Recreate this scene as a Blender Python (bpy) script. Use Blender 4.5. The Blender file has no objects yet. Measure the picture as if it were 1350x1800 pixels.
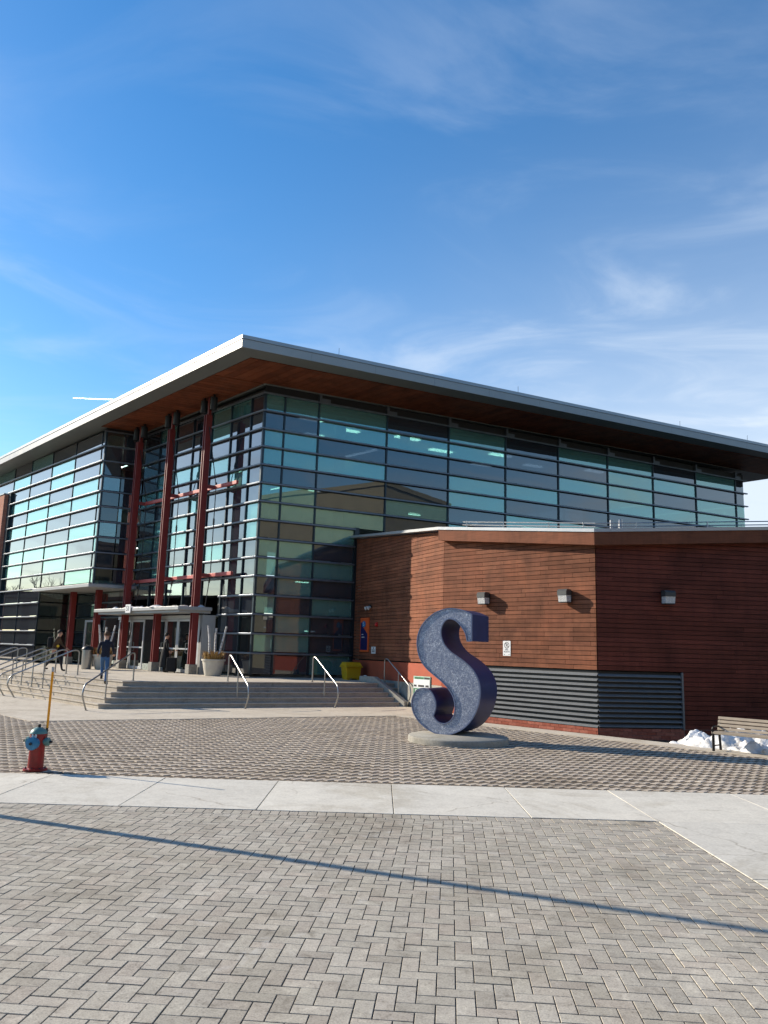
import bpy, bmesh, math, random
from mathutils import Vector, Matrix
random.seed(7)
R = math.radians
scene = bpy.context.scene
col = scene.collection

# ---------------------------------------------------------------- camera
CAM_H = 2.1
PITCH, ROLL = R(9.92), R(1.638)
cd = bpy.data.cameras.new('camera')
cam = bpy.data.objects.new('camera', cd); col.objects.link(cam)
cd.sensor_fit = 'VERTICAL'; cd.sensor_height = 36.0; cd.sensor_width = 27.0
cd.lens = 36.0 * 1392 / 1800
cd.clip_end = 20000; cd.clip_start = 0.05
fwd = Vector((0, math.cos(PITCH), math.sin(PITCH))); up0 = Vector((0, -math.sin(PITCH), math.cos(PITCH))); rt0 = Vector((1, 0, 0))
rt = rt0 * math.cos(ROLL) + up0 * math.sin(ROLL); upv = up0 * math.cos(ROLL) - rt0 * math.sin(ROLL)
mw = Matrix((rt, upv, -fwd)).transposed().to_4x4(); mw.translation = Vector((0, 0, CAM_H))
cam.matrix_world = mw
scene.camera = cam

# ---------------------------------------------------------------- sky and sun
SUN_AZ, SUN_EL = R(156.3), R(25.0)        # azimuth measured from +X towards +Y
w = bpy.data.worlds.new('World'); scene.world = w; w.use_nodes = True
nt = w.node_tree; nt.nodes.clear()
def wn(t, **k):
    n = nt.nodes.new(t)
    for a, b in k.items(): setattr(n, a, b)
    return n
out = wn('ShaderNodeOutputWorld'); bg = wn('ShaderNodeBackground')
sky = wn('ShaderNodeTexSky', sky_type='NISHITA', sun_disc=False, sun_elevation=SUN_EL, altitude=100, air_density=1.0, dust_density=0.22, ozone_density=2.2)
sky.sun_rotation = R(90) - SUN_AZ
bg.inputs['Strength'].default_value = 0.134
tc = wn('ShaderNodeTexCoord'); sep = wn('ShaderNodeSeparateXYZ'); nt.links.new(tc.outputs['Generated'], sep.inputs[0])
def wmath(op, a, b=None, c=None):
    n = wn('ShaderNodeMath', operation=op)
    for i, x in enumerate((a, b, c)):
        if x is None: continue
        if isinstance(x, (int, float)): n.inputs[i].default_value = x
        else: nt.links.new(x, n.inputs[i])
    return n.outputs[0]
zc = wmath('ADD', wmath('MAXIMUM', sep.outputs[2], 0.0), 0.12)
cx = wmath('DIVIDE', sep.outputs[0], zc); cy = wmath('DIVIDE', sep.outputs[1], zc)
comb = wn('ShaderNodeCombineXYZ'); nt.links.new(cx, comb.inputs[0]); nt.links.new(cy, comb.inputs[1])
mp = wn('ShaderNodeMapping'); nt.links.new(comb.outputs[0], mp.inputs[0])
mp.inputs['Rotation'].default_value = (0, 0, R(-35)); mp.inputs['Scale'].default_value = (0.75, 1.25, 1); mp.inputs['Location'].default_value = (3.1, 1.7, 0)
n1 = wn('ShaderNodeTexNoise'); n1.inputs['Scale'].default_value = 2.1; n1.inputs['Detail'].default_value = 9; n1.inputs['Roughness'].default_value = 0.56; n1.inputs['Distortion'].default_value = 1.1
nt.links.new(mp.outputs[0], n1.inputs['Vector'])
n2 = wn('ShaderNodeTexNoise'); n2.inputs['Scale'].default_value = 0.35; n2.inputs['Detail'].default_value = 2
nt.links.new(comb.outputs[0], n2.inputs['Vector'])
r1 = wn('ShaderNodeMapRange', interpolation_type='SMOOTHSTEP'); r1.inputs[1].default_value = 0.42; r1.inputs[2].default_value = 0.78
nt.links.new(n1.outputs[0], r1.inputs[0])
r2 = wn('ShaderNodeMapRange', interpolation_type='SMOOTHSTEP'); r2.inputs[1].default_value = 0.30; r2.inputs[2].default_value = 0.60
nt.links.new(n2.outputs[0], r2.inputs[0])
cl = wmath('MULTIPLY', wmath('MULTIPLY', r1.outputs[0], r2.outputs[0]), 0.40)
# high veil of cirrus: thicker towards the horizon, and a broad bank of it to the right
dt = wn('ShaderNodeVectorMath', operation='DOT_PRODUCT'); nt.links.new(tc.outputs['Generated'], dt.inputs[0]); dt.inputs[1].default_value = (0.80, 0.60, 0.0)
bank = wn('ShaderNodeMapRange', interpolation_type='SMOOTHSTEP'); bank.inputs[1].default_value = 0.25; bank.inputs[2].default_value = 0.95; nt.links.new(dt.outputs['Value'], bank.inputs[0])
low = wmath('SUBTRACT', 1.0, wmath('MAXIMUM', sep.outputs[2], 0.0))
veil = wmath('MULTIPLY', wmath('POWER', low, 3.6), wmath('ADD', 0.10, wmath('MULTIPLY', bank.outputs[0], wmath('ADD', 1.35, wmath('MULTIPLY', n1.outputs[0], 1.3)))))
fac = wmath('MINIMUM', wmath('ADD', cl, veil), 0.93)
mix = wn('ShaderNodeMix', data_type='RGBA'); nt.links.new(fac, mix.inputs[0]); nt.links.new(sky.outputs[0], mix.inputs[6])
mix.inputs[7].default_value = (4.6, 5.0, 5.5, 1)
hs = wn('ShaderNodeHueSaturation'); hs.inputs['Saturation'].default_value = 1.33
nt.links.new(mix.outputs[2], hs.inputs['Color'])
nt.links.new(hs.outputs[0], bg.inputs[0]); nt.links.new(bg.outputs[0], out.inputs[0])

ld = bpy.data.lights.new('sun', 'SUN'); ld.energy = 5.0; ld.angle = R(0.53); ld.color = (1.0, 0.885, 0.72)
sun = bpy.data.objects.new('sun', ld); col.objects.link(sun)
sd = Vector((math.cos(SUN_EL) * math.cos(SUN_AZ), math.cos(SUN_EL) * math.sin(SUN_AZ), math.sin(SUN_EL)))
sun.rotation_euler = sd.to_track_quat('Z', 'Y').to_euler(); sun.location = (-40, 40, 40)

vs = scene.view_settings
vs.view_transform = 'Standard'; vs.look = 'None'; vs.exposure = 0.55; vs.gamma = 1.0
scene.display_settings.display_device = 'sRGB'
cy_ = scene.cycles
cy_.use_denoising = True; cy_.max_bounces = 8; cy_.transparent_max_bounces = 12; cy_.glossy_bounces = 4; cy_.diffuse_bounces = 3
cy_.caustics_reflective = False; cy_.caustics_refractive = False; cy_.sample_clamp_indirect = 6.0

# ---------------------------------------------------------------- helpers
MATS = {}
def lin(c):
    return tuple(((x / 255) / 12.92 if x <= 10 else ((x / 255 + 0.055) / 1.055) ** 2.4) for x in c)
class NB:
    def __init__(s, name):
        s.m = bpy.data.materials.new(name); s.m.use_nodes = True; s.t = s.m.node_tree
        s.b = s.t.nodes['Principled BSDF']; s.o = s.t.nodes['Material Output']
        MATS[name] = s.m
    def n(s, t, **k):
        x = s.t.nodes.new(t)
        for a, b in k.items(): setattr(x, a, b)
        return x
    def l(s, a, b): s.t.links.new(a, b)
    def coord(s, kind='Object', scale=(1, 1, 1), rot=(0, 0, 0)):
        if kind == 'World':
            g = s.n('ShaderNodeNewGeometry'); src = g.outputs['Position']
        else:
            g = s.n('ShaderNodeTexCoord'); src = g.outputs[kind]
        m = s.n('ShaderNodeMapping'); m.inputs['Scale'].default_value = scale; m.inputs['Rotation'].default_value = rot
        s.l(src, m.inputs[0]); return m.outputs[0]
    def noise(s, vec, scale, detail=4, rough=0.55, dist=0.0):
        x = s.n('ShaderNodeTexNoise'); x.inputs['Scale'].default_value = scale; x.inputs['Detail'].default_value = detail
        x.inputs['Roughness'].default_value = rough; x.inputs['Distortion'].default_value = dist
        s.l(vec, x.inputs['Vector']); return x.outputs[0]
    def ramp(s, fac, stops):
        x = s.n('ShaderNodeValToRGB'); s.l(fac, x.inputs[0]); e = x.color_ramp.elements
        while len(e) < len(stops): e.new(0.5)
        for el, (p, c) in zip(e, stops):
            el.position = p; el.color = (*c, 1) if len(c) == 3 else c
        return x.outputs[0]
    def mix(s, fac, a, b, mode='MIX'):
        x = s.n('ShaderNodeMix', data_type='RGBA', blend_type=mode)
        for i, v in ((0, fac), (6, a), (7, b)):
            if isinstance(v, (int, float)): x.inputs[i].default_value = v
            elif isinstance(v, tuple): x.inputs[i].default_value = (*v, 1)
            else: s.l(v, x.inputs[i])
        return x.outputs[2]
    def bump(s, h, strength, dist=0.01):
        x = s.n('ShaderNodeBump'); x.inputs['Strength'].default_value = strength; x.inputs['Distance'].default_value = dist
        s.l(h, x.inputs['Height']); s.l(x.outputs[0], s.b.inputs['Normal'])
    def rnd(s):
        a = s.n('ShaderNodeObjectInfo').outputs['Random']; b = s.n('ShaderNodeNewGeometry').outputs['Random Per Island']
        x = s.n('ShaderNodeMath', operation='ADD'); s.l(a, x.inputs[0]); s.l(b, x.inputs[1])
        y = s.n('ShaderNodeMath', operation='FRACT'); s.l(x.outputs[0], y.inputs[0]); return y.outputs[0]
    def set(s, base=None, rough=None, metal=None, spec=None):
        for k, v in (('Base Color', base), ('Roughness', rough), ('Metallic', metal), ('Specular IOR Level', spec)):
            if v is None: continue
            if isinstance(v, (int, float)): s.b.inputs[k].default_value = v
            elif isinstance(v, tuple): s.b.inputs[k].default_value = (*v, 1)
            else: s.l(v, s.b.inputs[k])

def paint(name, c, rough=0.5, metal=0.0, var=0.12, scale=3.0, spec=None, bump=0.0, kind='World'):
    m = NB(name); v = m.coord(kind)
    f = m.noise(v, scale, 5, 0.6)
    lo = tuple(x * (1 - var) for x in c); hi = tuple(min(1, x * (1 + var)) for x in c)
    m.set(m.ramp(f, [(0.3, lo), (0.7, hi)]), None, metal, spec)
    f2 = m.noise(v, scale * 4, 3); x = m.n('ShaderNodeMapRange'); x.inputs[3].default_value = max(0.02, rough - 0.1); x.inputs[4].default_value = min(1, rough + 0.1)
    m.l(f2, x.inputs[0]); m.l(x.outputs[0], m.b.inputs['Roughness'])
    if bump: m.bump(m.noise(v, scale * 12, 4), bump, 0.01)
    return m.m

def concrete(name, a, b, stain=0.6, sc=1.0, rough=0.85):
    m = NB(name); v = m.coord('World')
    f = m.noise(v, 0.9 * sc, 7, 0.62, 0.3); g = m.noise(v, 26 * sc, 3, 0.7); h = m.noise(v, 4.5 * sc, 5, 0.6, 0.8)
    c = m.ramp(f, [(0.32, a), (0.68, b)])
    c = m.mix(0.35, c, m.ramp(h, [(0.35, tuple(x * stain for x in a)), (0.55, b)]))
    c = m.mix(0.22, c, m.ramp(g, [(0.35, tuple(x * 0.5 for x in a)), (0.6, b)]))
    st_ = m.noise(v, 0.45 * sc, 8, 0.68, 1.4); c = m.mix(0.7, c, m.ramp(st_, [(0.34, (0.74, 0.71, 0.66)), (0.47, (1, 1, 1)), (0.66, (1.06, 1.05, 1.04))]), 'MULTIPLY')
    sp2 = m.noise(v, 60, 2, 0.6); c = m.mix(0.5, c, m.ramp(sp2, [(0.24, (0.4, 0.38, 0.35)), (0.34, (1, 1, 1))]), 'MULTIPLY')
    wv_ = m.n('ShaderNodeVectorMath', operation='MULTIPLY_ADD'); wv_.inputs[1].default_value = (0.5, 0.5, 0.0); nn_ = m.n('ShaderNodeTexNoise'); nn_.inputs['Scale'].default_value = 2.2; nn_.inputs['Detail'].default_value = 5; m.l(v, nn_.inputs['Vector']); m.l(nn_.outputs['Color'], wv_.inputs[0]); m.l(v, wv_.inputs[2])
    vo_ = m.n('ShaderNodeTexVoronoi', feature='DISTANCE_TO_EDGE'); vo_.inputs['Scale'].default_value = 0.30; m.l(wv_.outputs[0], vo_.inputs['Vector'])
    ck_ = m.ramp(vo_.outputs['Distance'], [(0.0, (0.55, 0.52, 0.48)), (0.004, (1, 1, 1))]); c = m.mix(m.ramp(m.noise(v, 0.5, 2), [(0.48, (0, 0, 0)), (0.56, (0.8, 0.8, 0.8))]), c, m.mix(1.0, c, ck_, 'MULTIPLY'))
    rd = m.rnd(); c = m.mix(0.5, c, m.mix(rd, (0.84, 0.84, 0.84), (1.08, 1.06, 1.02)), 'MULTIPLY')
    m.set(c, rough, 0.0, 0.25); m.bump(g, 0.25, 0.004); return m.m

def paver_mat(name, cols, joint_dirt=0.5, rough=0.9):
    m = NB(name); v = m.coord('World'); rd = m.rnd()
    c = m.ramp(rd, [(i / (len(cols) - 1), k) for i, k in enumerate(cols)])
    big = m.noise(v, 0.55, 7, 0.62, 0.6); mid = m.noise(v, 7, 6, 0.68, 0.6); fine = m.noise(v, 70, 3, 0.75); blot = m.noise(v, 22, 4, 0.65, 0.3)
    val = m.n('ShaderNodeMapRange'); val.inputs[3].default_value = 0.84; val.inputs[4].default_value = 1.02
    fr = m.n('ShaderNodeMath', operation='FRACT'); mu = m.n('ShaderNodeMath', operation='MULTIPLY'); mu.inputs[1].default_value = 7.31; m.l(rd, mu.inputs[0]); m.l(mu.outputs[0], fr.inputs[0]); m.l(fr.outputs[0], val.inputs[0])
    c = m.mix(1.0, c, val.outputs[0], 'MULTIPLY')
    c = m.mix(0.8, c, m.ramp(big, [(0.30, (0.66, 0.63, 0.58)), (0.46, (0.98, 0.97, 0.95)), (0.58, (1, 1, 1)), (0.72, (1.28, 1.27, 1.24))]), 'MULTIPLY')
    c = m.mix(0.75, c, m.ramp(mid, [(0.28, (0.50, 0.48, 0.45)), (0.44, (0.94, 0.93, 0.92)), (0.58, (1.02, 1.02, 1.0)), (0.72, (1.45, 1.44, 1.41))]), 'MULTIPLY')
    c = m.mix(0.7, c, m.ramp(blot, [(0.28, (0.58, 0.56, 0.53)), (0.45, (1, 1, 1)), (0.62, (1.02, 1.02, 1.0)), (0.75, (1.4, 1.39, 1.36))]), 'MULTIPLY')
    c = m.mix(0.6, c, m.ramp(fine, [(0.28, (0.35, 0.34, 0.32)), (0.46, (1, 1, 1)), (0.74, (1.4, 1.38, 1.35))]), 'MULTIPLY')
    salt = m.ramp(m.noise(v, 1.6, 7, 0.7, 1.2), [(0.60, (0, 0, 0)), (0.74, (0.55, 0.55, 0.55))]); c = m.mix(salt, c, (0.60, 0.58, 0.54))
    m.set(c, rough, 0.0, 0.2); m.bump(fine, 0.35, 0.004); return m.m

M = MATS
paver_mat('paver_grey', [(0.405, 0.37, 0.315), (0.44, 0.41, 0.35), (0.425, 0.38, 0.325), (0.47, 0.435, 0.375), (0.41, 0.38, 0.325)])
paver_mat('paver_beige', [(0.50, 0.43, 0.35), (0.56, 0.485, 0.40), (0.47, 0.40, 0.335), (0.53, 0.465, 0.39)])
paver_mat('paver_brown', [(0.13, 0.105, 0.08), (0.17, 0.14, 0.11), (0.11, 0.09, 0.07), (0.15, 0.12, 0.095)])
concrete('joint_sand', (0.06, 0.055, 0.05), (0.10, 0.09, 0.08))
concrete('joint_grit', (0.05, 0.04, 0.032), (0.10, 0.08, 0.064), 0.5, 3)
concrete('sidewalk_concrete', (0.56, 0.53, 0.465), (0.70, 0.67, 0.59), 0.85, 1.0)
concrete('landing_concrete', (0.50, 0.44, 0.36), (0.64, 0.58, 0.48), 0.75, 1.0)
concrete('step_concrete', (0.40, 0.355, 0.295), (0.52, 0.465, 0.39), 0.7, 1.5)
concrete('plinth_concrete', (0.30, 0.29, 0.25), (0.42, 0.40, 0.35), 0.6, 2.0)
concrete('soil', (0.035, 0.03, 0.025), (0.07, 0.06, 0.05))
concrete('asphalt', (0.045, 0.045, 0.046), (0.065, 0.064, 0.062))
paint('fascia_metal', lin((150, 154, 154)), 0.45, 0.0, 0.06, 0.7)
paint('coping_metal', lin((150, 156, 160)), 0.4, 0.3, 0.05, 0.5)
paint('soffit_metal', lin((120, 126, 124)), 0.5, 0.0, 0.05, 0.6)
paint('mullion_metal', lin((38, 52, 60)), 0.35, 0.4, 0.1)
paint('fin_metal', lin((108, 116, 126)), 0.42, 0.55, 0.08)
paint('red_steel', lin((128, 46, 42)), 0.5, 0.0, 0.12, 2.0)
paint('red_steel_lit', lin((190, 88, 82)), 0.5, 0.0, 0.1)  # red steel with its sunlit pink put into the base colour
paint('rod_steel', lin((60, 62, 66)), 0.35, 0.8, 0.1)
paint('stainless', lin((164, 164, 162)), 0.38, 1.0, 0.05, 8)
paint('door_frame', lin((196, 200, 202)), 0.4, 0.3, 0.05)
paint('canopy_metal', lin((158, 160, 159)), 0.45, 0.1, 0.05)
paint('dark_metal', lin((40, 42, 44)), 0.45, 0.3, 0.15)
paint('black_metal', lin((22, 22, 24)), 0.45, 0.2, 0.2)
paint('lamp_grey', lin((70, 72, 72)), 0.5, 0.2, 0.1)
paint('cap_grey', lin((176, 178, 180)), 0.4, 0.4, 0.05)
paint('louver_grey', lin((120, 123, 126)), 0.45, 0.3, 0.08)
paint('interior_wall', lin((130, 140, 140)), 0.8, 0.0, 0.08, 0.5)
paint('interior_ceiling', lin((205, 212, 208)), 0.85, 0.0, 0.05, 0.5)
paint('interior_floor', lin((92, 94, 92)), 0.6, 0.0, 0.1, 0.5)
paint('interior_dark', lin((46, 46, 48)), 0.7, 0.0, 0.1, 0.5)
paint('interior_brick', lin((120, 62, 42)), 0.8, 0.0, 0.12, 2)
paint('yellow_plastic', lin((214, 170, 20)), 0.42, 0.0, 0.08, 3)
paint('marker_orange', lin((246, 160, 20)), 0.4, 0.0, 0.06, 6)
paint('hydrant_red', lin((138, 26, 28)), 0.42, 0.0, 0.3, 14, None, 0.15)
paint('hydrant_teal', lin((84, 128, 126)), 0.4, 0.0, 0.14, 9)
paint('hydrant_blue', lin((42, 118, 160)), 0.4, 0.0, 0.1, 9)
paint('hydrant_dark', lin((44, 44, 48)), 0.5, 0.4, 0.2, 9)
paint('sign_white', (0.78, 0.78, 0.77), 0.45, 0.0, 0.04)
paint('sign_black', (0.02, 0.02, 0.02), 0.5, 0.0, 0.05)
paint('sign_green', lin((40, 110, 70)), 0.5, 0.0, 0.1)
paint('sign_palegreen', lin((176, 206, 184)), 0.5, 0.0, 0.15, 12)
paint('poster_orange', lin((226, 96, 40)), 0.5, 0.0, 0.05)
paint('poster_navy', lin((16, 24, 84)), 0.5, 0.0, 0.05)
paint('poster_blue', lin((30, 120, 176)), 0.5, 0.0, 0.05)
paint('alarm_red', lin((190, 24, 24)), 0.4)
paint('pot_stone', lin((196, 190, 176)), 0.75, 0.0, 0.12, 5, None, 0.2)
paint('wood_plastic', lin((150, 138, 122)), 0.65, 0.0, 0.12, 6)
paint('wall_orange', lin((160, 74, 46)), 0.75, 0.0, 0.12, 3)
paint('neighbour_tan', lin((136, 132, 112)), 0.8, 0.0, 0.1, 0.6)
paint('neighbour_brown', lin((88, 78, 70)), 0.8, 0.0, 0.15, 0.6)
paint('neighbour_trim', lin((90, 80, 74)), 0.7)
paint('window_dark', lin((28, 34, 40)), 0.1, 0.0, 0.1)
paint('jacket_navy', lin((26, 30, 46)), 0.85, 0.0, 0.2, 14)
paint('denim', lin((62, 100, 142)), 0.85, 0.0, 0.2, 16)
paint('skin', lin((206, 156, 128)), 0.55, 0.0, 0.06, 10)
paint('hair_brown', lin((84, 58, 36)), 0.7, 0.0, 0.2, 30)
paint('hair_black', lin((26, 22, 20)), 0.7, 0.0, 0.2, 30)
paint('jacket_brown', lin((84, 66, 48)), 0.85, 0.0, 0.2, 12)
paint('cloth_black', lin((20, 20, 22)), 0.85, 0.0, 0.25, 12)
paint('cloth_dark', lin((40, 38, 40)), 0.85, 0.0, 0.25, 12)
paint('badge_yellow', lin((220, 180, 40)), 0.5)
paint('shoe', lin((24, 22, 22)), 0.5)
m = NB('contrail_white'); tb = m.n('ShaderNodeBsdfTranslucent'); tb.inputs[0].default_value = (1, 1, 1, 1); db = m.n('ShaderNodeBsdfDiffuse'); db.inputs[0].default_value = (1, 1, 1, 1); ms_ = m.n('ShaderNodeAddShader'); m.l(tb.outputs[0], ms_.inputs[0]); m.l(db.outputs[0], ms_.inputs[1]); m.l(ms_.outputs[0], m.o.inputs['Surface'])

def wood_boards(name, cols, rough=0.55, gx=1.0):
    m = NB(name); v = m.coord('World', (1, 1, 1)); rd = m.rnd()
    c = m.ramp(rd, [(i / (len(cols) - 1), k) for i, k in enumerate(cols)])
    v2 = m.coord('World', (1.2, 1.2, 22)); g = m.noise(v2, 1.6, 6, 0.6, 0.4)
    c = m.mix(0.55, c, m.ramp(g, [(0.3, (0.62, 0.58, 0.55)), (0.6, (1.12, 1.1, 1.08))]), 'MULTIPLY')
    w_ = m.noise(v, 0.8, 5, 0.6, 0.6)
    c = m.mix(0.8, c, m.ramp(w_, [(0.32, (0.58, 0.60, 0.62)), (0.48, (0.95, 0.95, 0.95)), (0.66, (1.25, 1.18, 1.12))]), 'MULTIPLY')
    sk = m.noise(m.coord('World', (3.5, 3.5, 0.35)), 1.5, 5, 0.7); c = m.mix(0.35, c, m.ramp(sk, [(0.35, (0.55, 0.56, 0.58)), (0.55, (1.05, 1.03, 1.0))]), 'MULTIPLY')
    m.set(c, rough, 0.0, 0.12); m.bump(g, 0.15, 0.004); return m.m
wood_boards('cedar_board', [(0.195, 0.075, 0.042), (0.25, 0.102, 0.058), (0.175, 0.068, 0.037), (0.225, 0.088, 0.052)], 0.7)
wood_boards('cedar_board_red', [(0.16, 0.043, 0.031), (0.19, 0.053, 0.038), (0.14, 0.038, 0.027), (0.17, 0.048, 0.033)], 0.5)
wood_boards('cedar_soffit', [(0.20, 0.066, 0.032), (0.235, 0.08, 0.04), (0.17, 0.055, 0.028)], 0.5)

def brick_mat(name, c1, c2, mortar, sc):
    m = NB(name); v = m.coord('World'); rd = m.rnd()
    c = m.mix(rd, c1, c2); f = m.noise(v, 12, 5, 0.65)
    c = m.mix(0.6, c, m.ramp(f, [(0.3, (0.6, 0.58, 0.56)), (0.65, (1.2, 1.18, 1.16))]), 'MULTIPLY')
    m.set(c, 0.9, 0.0, 0.2); m.bump(f, 0.3, 0.006); return m.m
brick_mat('brick_red', (0.34, 0.10, 0.065), (0.44, 0.16, 0.11), None, 1)
concrete('mortar', (0.20, 0.17, 0.15), (0.30, 0.26, 0.23))
def facade_brick():
    m = NB('facade_brick'); tcn = m.n('ShaderNodeNewGeometry'); sp = m.n('ShaderNodeSeparateXYZ'); m.l(tcn.outputs['Position'], sp.inputs[0])
    # run along the wall direction
    a = m.n('ShaderNodeMath', operation='MULTIPLY'); a.inputs[1].default_value = -0.6855; m.l(sp.outputs[0], a.inputs[0])
    b = m.n('ShaderNodeMath', operation='MULTIPLY_ADD'); b.inputs[1].default_value = 0.728; m.l(sp.outputs[1], b.inputs[0]); m.l(a.outputs[0], b.inputs[2])
    cb = m.n('ShaderNodeCombineXYZ'); m.l(b.outputs[0], cb.inputs[0]); m.l(sp.outputs[2], cb.inputs[1])
    bt = m.n('ShaderNodeTexBrick'); m.l(cb.outputs[0], bt.inputs['Vector'])
    bt.inputs['Color1'].default_value = (0.40, 0.13, 0.08, 1); bt.inputs['Color2'].default_value = (0.47, 0.19, 0.12, 1); bt.inputs['Mortar'].default_value = (0.42, 0.30, 0.24, 1)
    bt.inputs['Scale'].default_value = 1.0; bt.inputs['Brick Width'].default_value = 0.22; bt.inputs['Row Height'].default_value = 0.075; bt.inputs['Mortar Size'].default_value = 0.008
    m.set(bt.outputs[0], 0.9, 0.0, 0.2)
facade_brick()

def glass(name, refl_tint, trans, r0, frit=(0.1, 0.2, 0.2), fritamt=0.25):
    m = NB(name); t = m.t; t.nodes.remove(m.b)
    gl = m.n('ShaderNodeBsdfGlossy'); gl.inputs['Roughness'].default_value = 0.0; gl.inputs['Color'].default_value = (*refl_tint, 1)
    # slight pillowing of each pane so that reflections waver as in real glazing
    v = m.coord('World'); nz = m.noise(v, 0.45, 2, 0.4)
    bp = m.n('ShaderNodeBump'); bp.inputs['Strength'].default_value = 0.22; bp.inputs['Distance'].default_value = 0.012; m.l(nz, bp.inputs['Height']); m.l(bp.outputs[0], gl.inputs['Normal'])
    tr = m.n('ShaderNodeBsdfTransparent'); tr.inputs['Color'].default_value = (*trans, 1)
    df = m.n('ShaderNodeBsdfDiffuse'); df.inputs['Color'].default_value = (*frit, 1)
    m1 = m.n('ShaderNodeMixShader'); m1.inputs[0].default_value = fritamt; m.l(tr.outputs[0], m1.inputs[1]); m.l(df.outputs[0], m1.inputs[2])
    lw = m.n('ShaderNodeLayerWeight'); lw.inputs['Blend'].default_value = 0.5
    # facing: 0 head-on, 1 grazing -> schlick-like curve over a coated base reflectance
    p = m.n('ShaderNodeMath', operation='POWER'); p.inputs[1].default_value = 2.0; m.l(lw.outputs['Facing'], p.inputs[0])
    q = m.n('ShaderNodeMath', operation='MULTIPLY_ADD'); q.inputs[1].default_value = 1 - r0; q.inputs[2].default_value = r0; m.l(p.outputs[0], q.inputs[0])
    m2 = m.n('ShaderNodeMixShader'); m.l(q.outputs[0], m2.inputs[0]); m.l(m1.outputs[0], m2.inputs[1]); m.l(gl.outputs[0], m2.inputs[2])
    m.l(m2.outputs[0], m.o.inputs['Surface']); return m.m
glass('glass_teal', (0.68, 0.90, 0.82), (0.44, 0.68, 0.62), 0.17, (0.20, 0.43, 0.40), 0.46)
glass('glass_grey', (0.72, 0.72, 0.70), (0.20, 0.25, 0.30), 0.13, (0.065, 0.08, 0.10), 0.5)
glass('glass_clear', (0.9, 0.97, 0.97), (0.55, 0.68, 0.66), 0.14, (0.1, 0.15, 0.15), 0.05)
def emis(name, c, s):
    m = NB(name); m.set((0.8, 0.8, 0.8), 0.5); m.b.inputs['Emission Color'].default_value = (*c, 1); m.b.inputs['Emission Strength'].default_value = s
emis('ceiling_light', (1.0, 0.98, 0.94), 4.5)
m = NB('lens_glass'); m.set(m.ramp(m.noise(m.coord('World'), 60, 3), [(0.35, (0.35, 0.35, 0.34)), (0.65, (0.85, 0.85, 0.83))]), 0.15)

m = NB('snow'); v = m.coord('World'); f = m.noise(v, 9, 6, 0.65)
dirt = m.noise(v, 2.4, 5, 0.65, 0.6)
m.set(m.mix(m.ramp(dirt, [(0.50, (0, 0, 0)), (0.66, (0.85, 0.85, 0.85))]), (0.82, 0.82, 0.81), (0.40, 0.37, 0.33)), 0.75, 0.0, 0.3)
m.bump(f, 0.6, 0.03)

def s_front():
    m = NB('letter_front'); v = m.coord('World')
    # brushed swirl facets: random tilt per tiny cell, long curls
    vo = m.n('ShaderNodeTexVoronoi', feature='F1'); vo.inputs['Scale'].default_value = 26; vo.inputs['Randomness'].default_value = 1.0
    nz = m.n('ShaderNodeTexNoise'); nz.inputs['Scale'].default_value = 20; nz.inputs['Detail'].default_value = 3
    m.l(v, nz.inputs['Vector']); ad = m.n('ShaderNodeVectorMath', operation='MULTIPLY_ADD'); ad.inputs[1].default_value = (0.09, 0.09, 0.09)
    m.l(nz.outputs['Color'], ad.inputs[0]); m.l(v, ad.inputs[2]); m.l(ad.outputs[0], vo.inputs['Vector'])
    def curls(sc, wd, dist):
        wv = m.n('ShaderNodeTexNoise'); wv.inputs['Scale'].default_value = sc; wv.inputs['Detail'].default_value = 1; wv.inputs['Distortion'].default_value = dist; m.l(v, wv.inputs['Vector'])
        return m.ramp(wv.outputs[0], [(0.5 - wd, (0, 0, 0)), (0.5, (1, 1, 1)), (0.5 + wd, (0, 0, 0))])
    patch = m.ramp(m.noise(v, 9, 3, 0.6), [(0.44, (0.03, 0.03, 0.03)), (0.60, (1, 1, 1))])
    patch2 = m.ramp(m.noise(v, 13, 3, 0.6, 1.0), [(0.48, (0, 0, 0)), (0.62, (1, 1, 1))])
    msk = m.mix(1.0, m.mix(1.0, curls(10, 0.035, 1.9), patch, 'MULTIPLY'), m.mix(1.0, curls(15, 0.045, 1.3), patch2, 'MULTIPLY'), 'LIGHTEN')
    tone = m.ramp(m.noise(v, 26, 4, 0.7), [(0.3, lin((108, 116, 140))), (0.5, lin((138, 146, 166))), (0.72, lin((172, 178, 194)))])
    base = m.mix(msk, tone, (0.86, 0.88, 0.92))
    m.set(base, 0.34, 0.12, 0.4)
    m.b.inputs['Roughness'].default_value = 0.34
    m.bump(vo.outputs['Distance'], 0.25, 0.012)
s_front()
m = NB('letter_side'); v = m.coord('World'); m.set(m.ramp(m.noise(v, 2, 4), [(0.3, lin((24, 38, 84))), (0.7, lin((34, 50, 100)))]), 0.42, 0.0, 0.4)
paint('letter_trim', lin((112, 122, 150)), 0.4, 0.3)
m = NB('birch_bark'); v = m.coord('World', (1, 1, 3)); m.set(m.ramp(m.noise(v, 8, 5, 0.7), [(0.38, (0.10, 0.08, 0.07)), (0.5, (0.62, 0.60, 0.56)), (0.8, (0.78, 0.76, 0.72))]), 0.8)
m = NB('dry_grass'); rd = m.rnd(); m.set(m.ramp(rd, [(0, (0.20, 0.11, 0.03)), (0.5, (0.34, 0.20, 0.06)), (1, (0.46, 0.30, 0.10))]), 0.8)
m = NB('leaf_dark'); rd = m.rnd(); m.set(m.ramp(rd, [(0, (0.03, 0.05, 0.02)), (1, (0.08, 0.11, 0.04))]), 0.7)
paint('bark', (0.10, 0.075, 0.055), 0.9, 0.0, 0.3, 6)

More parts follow.
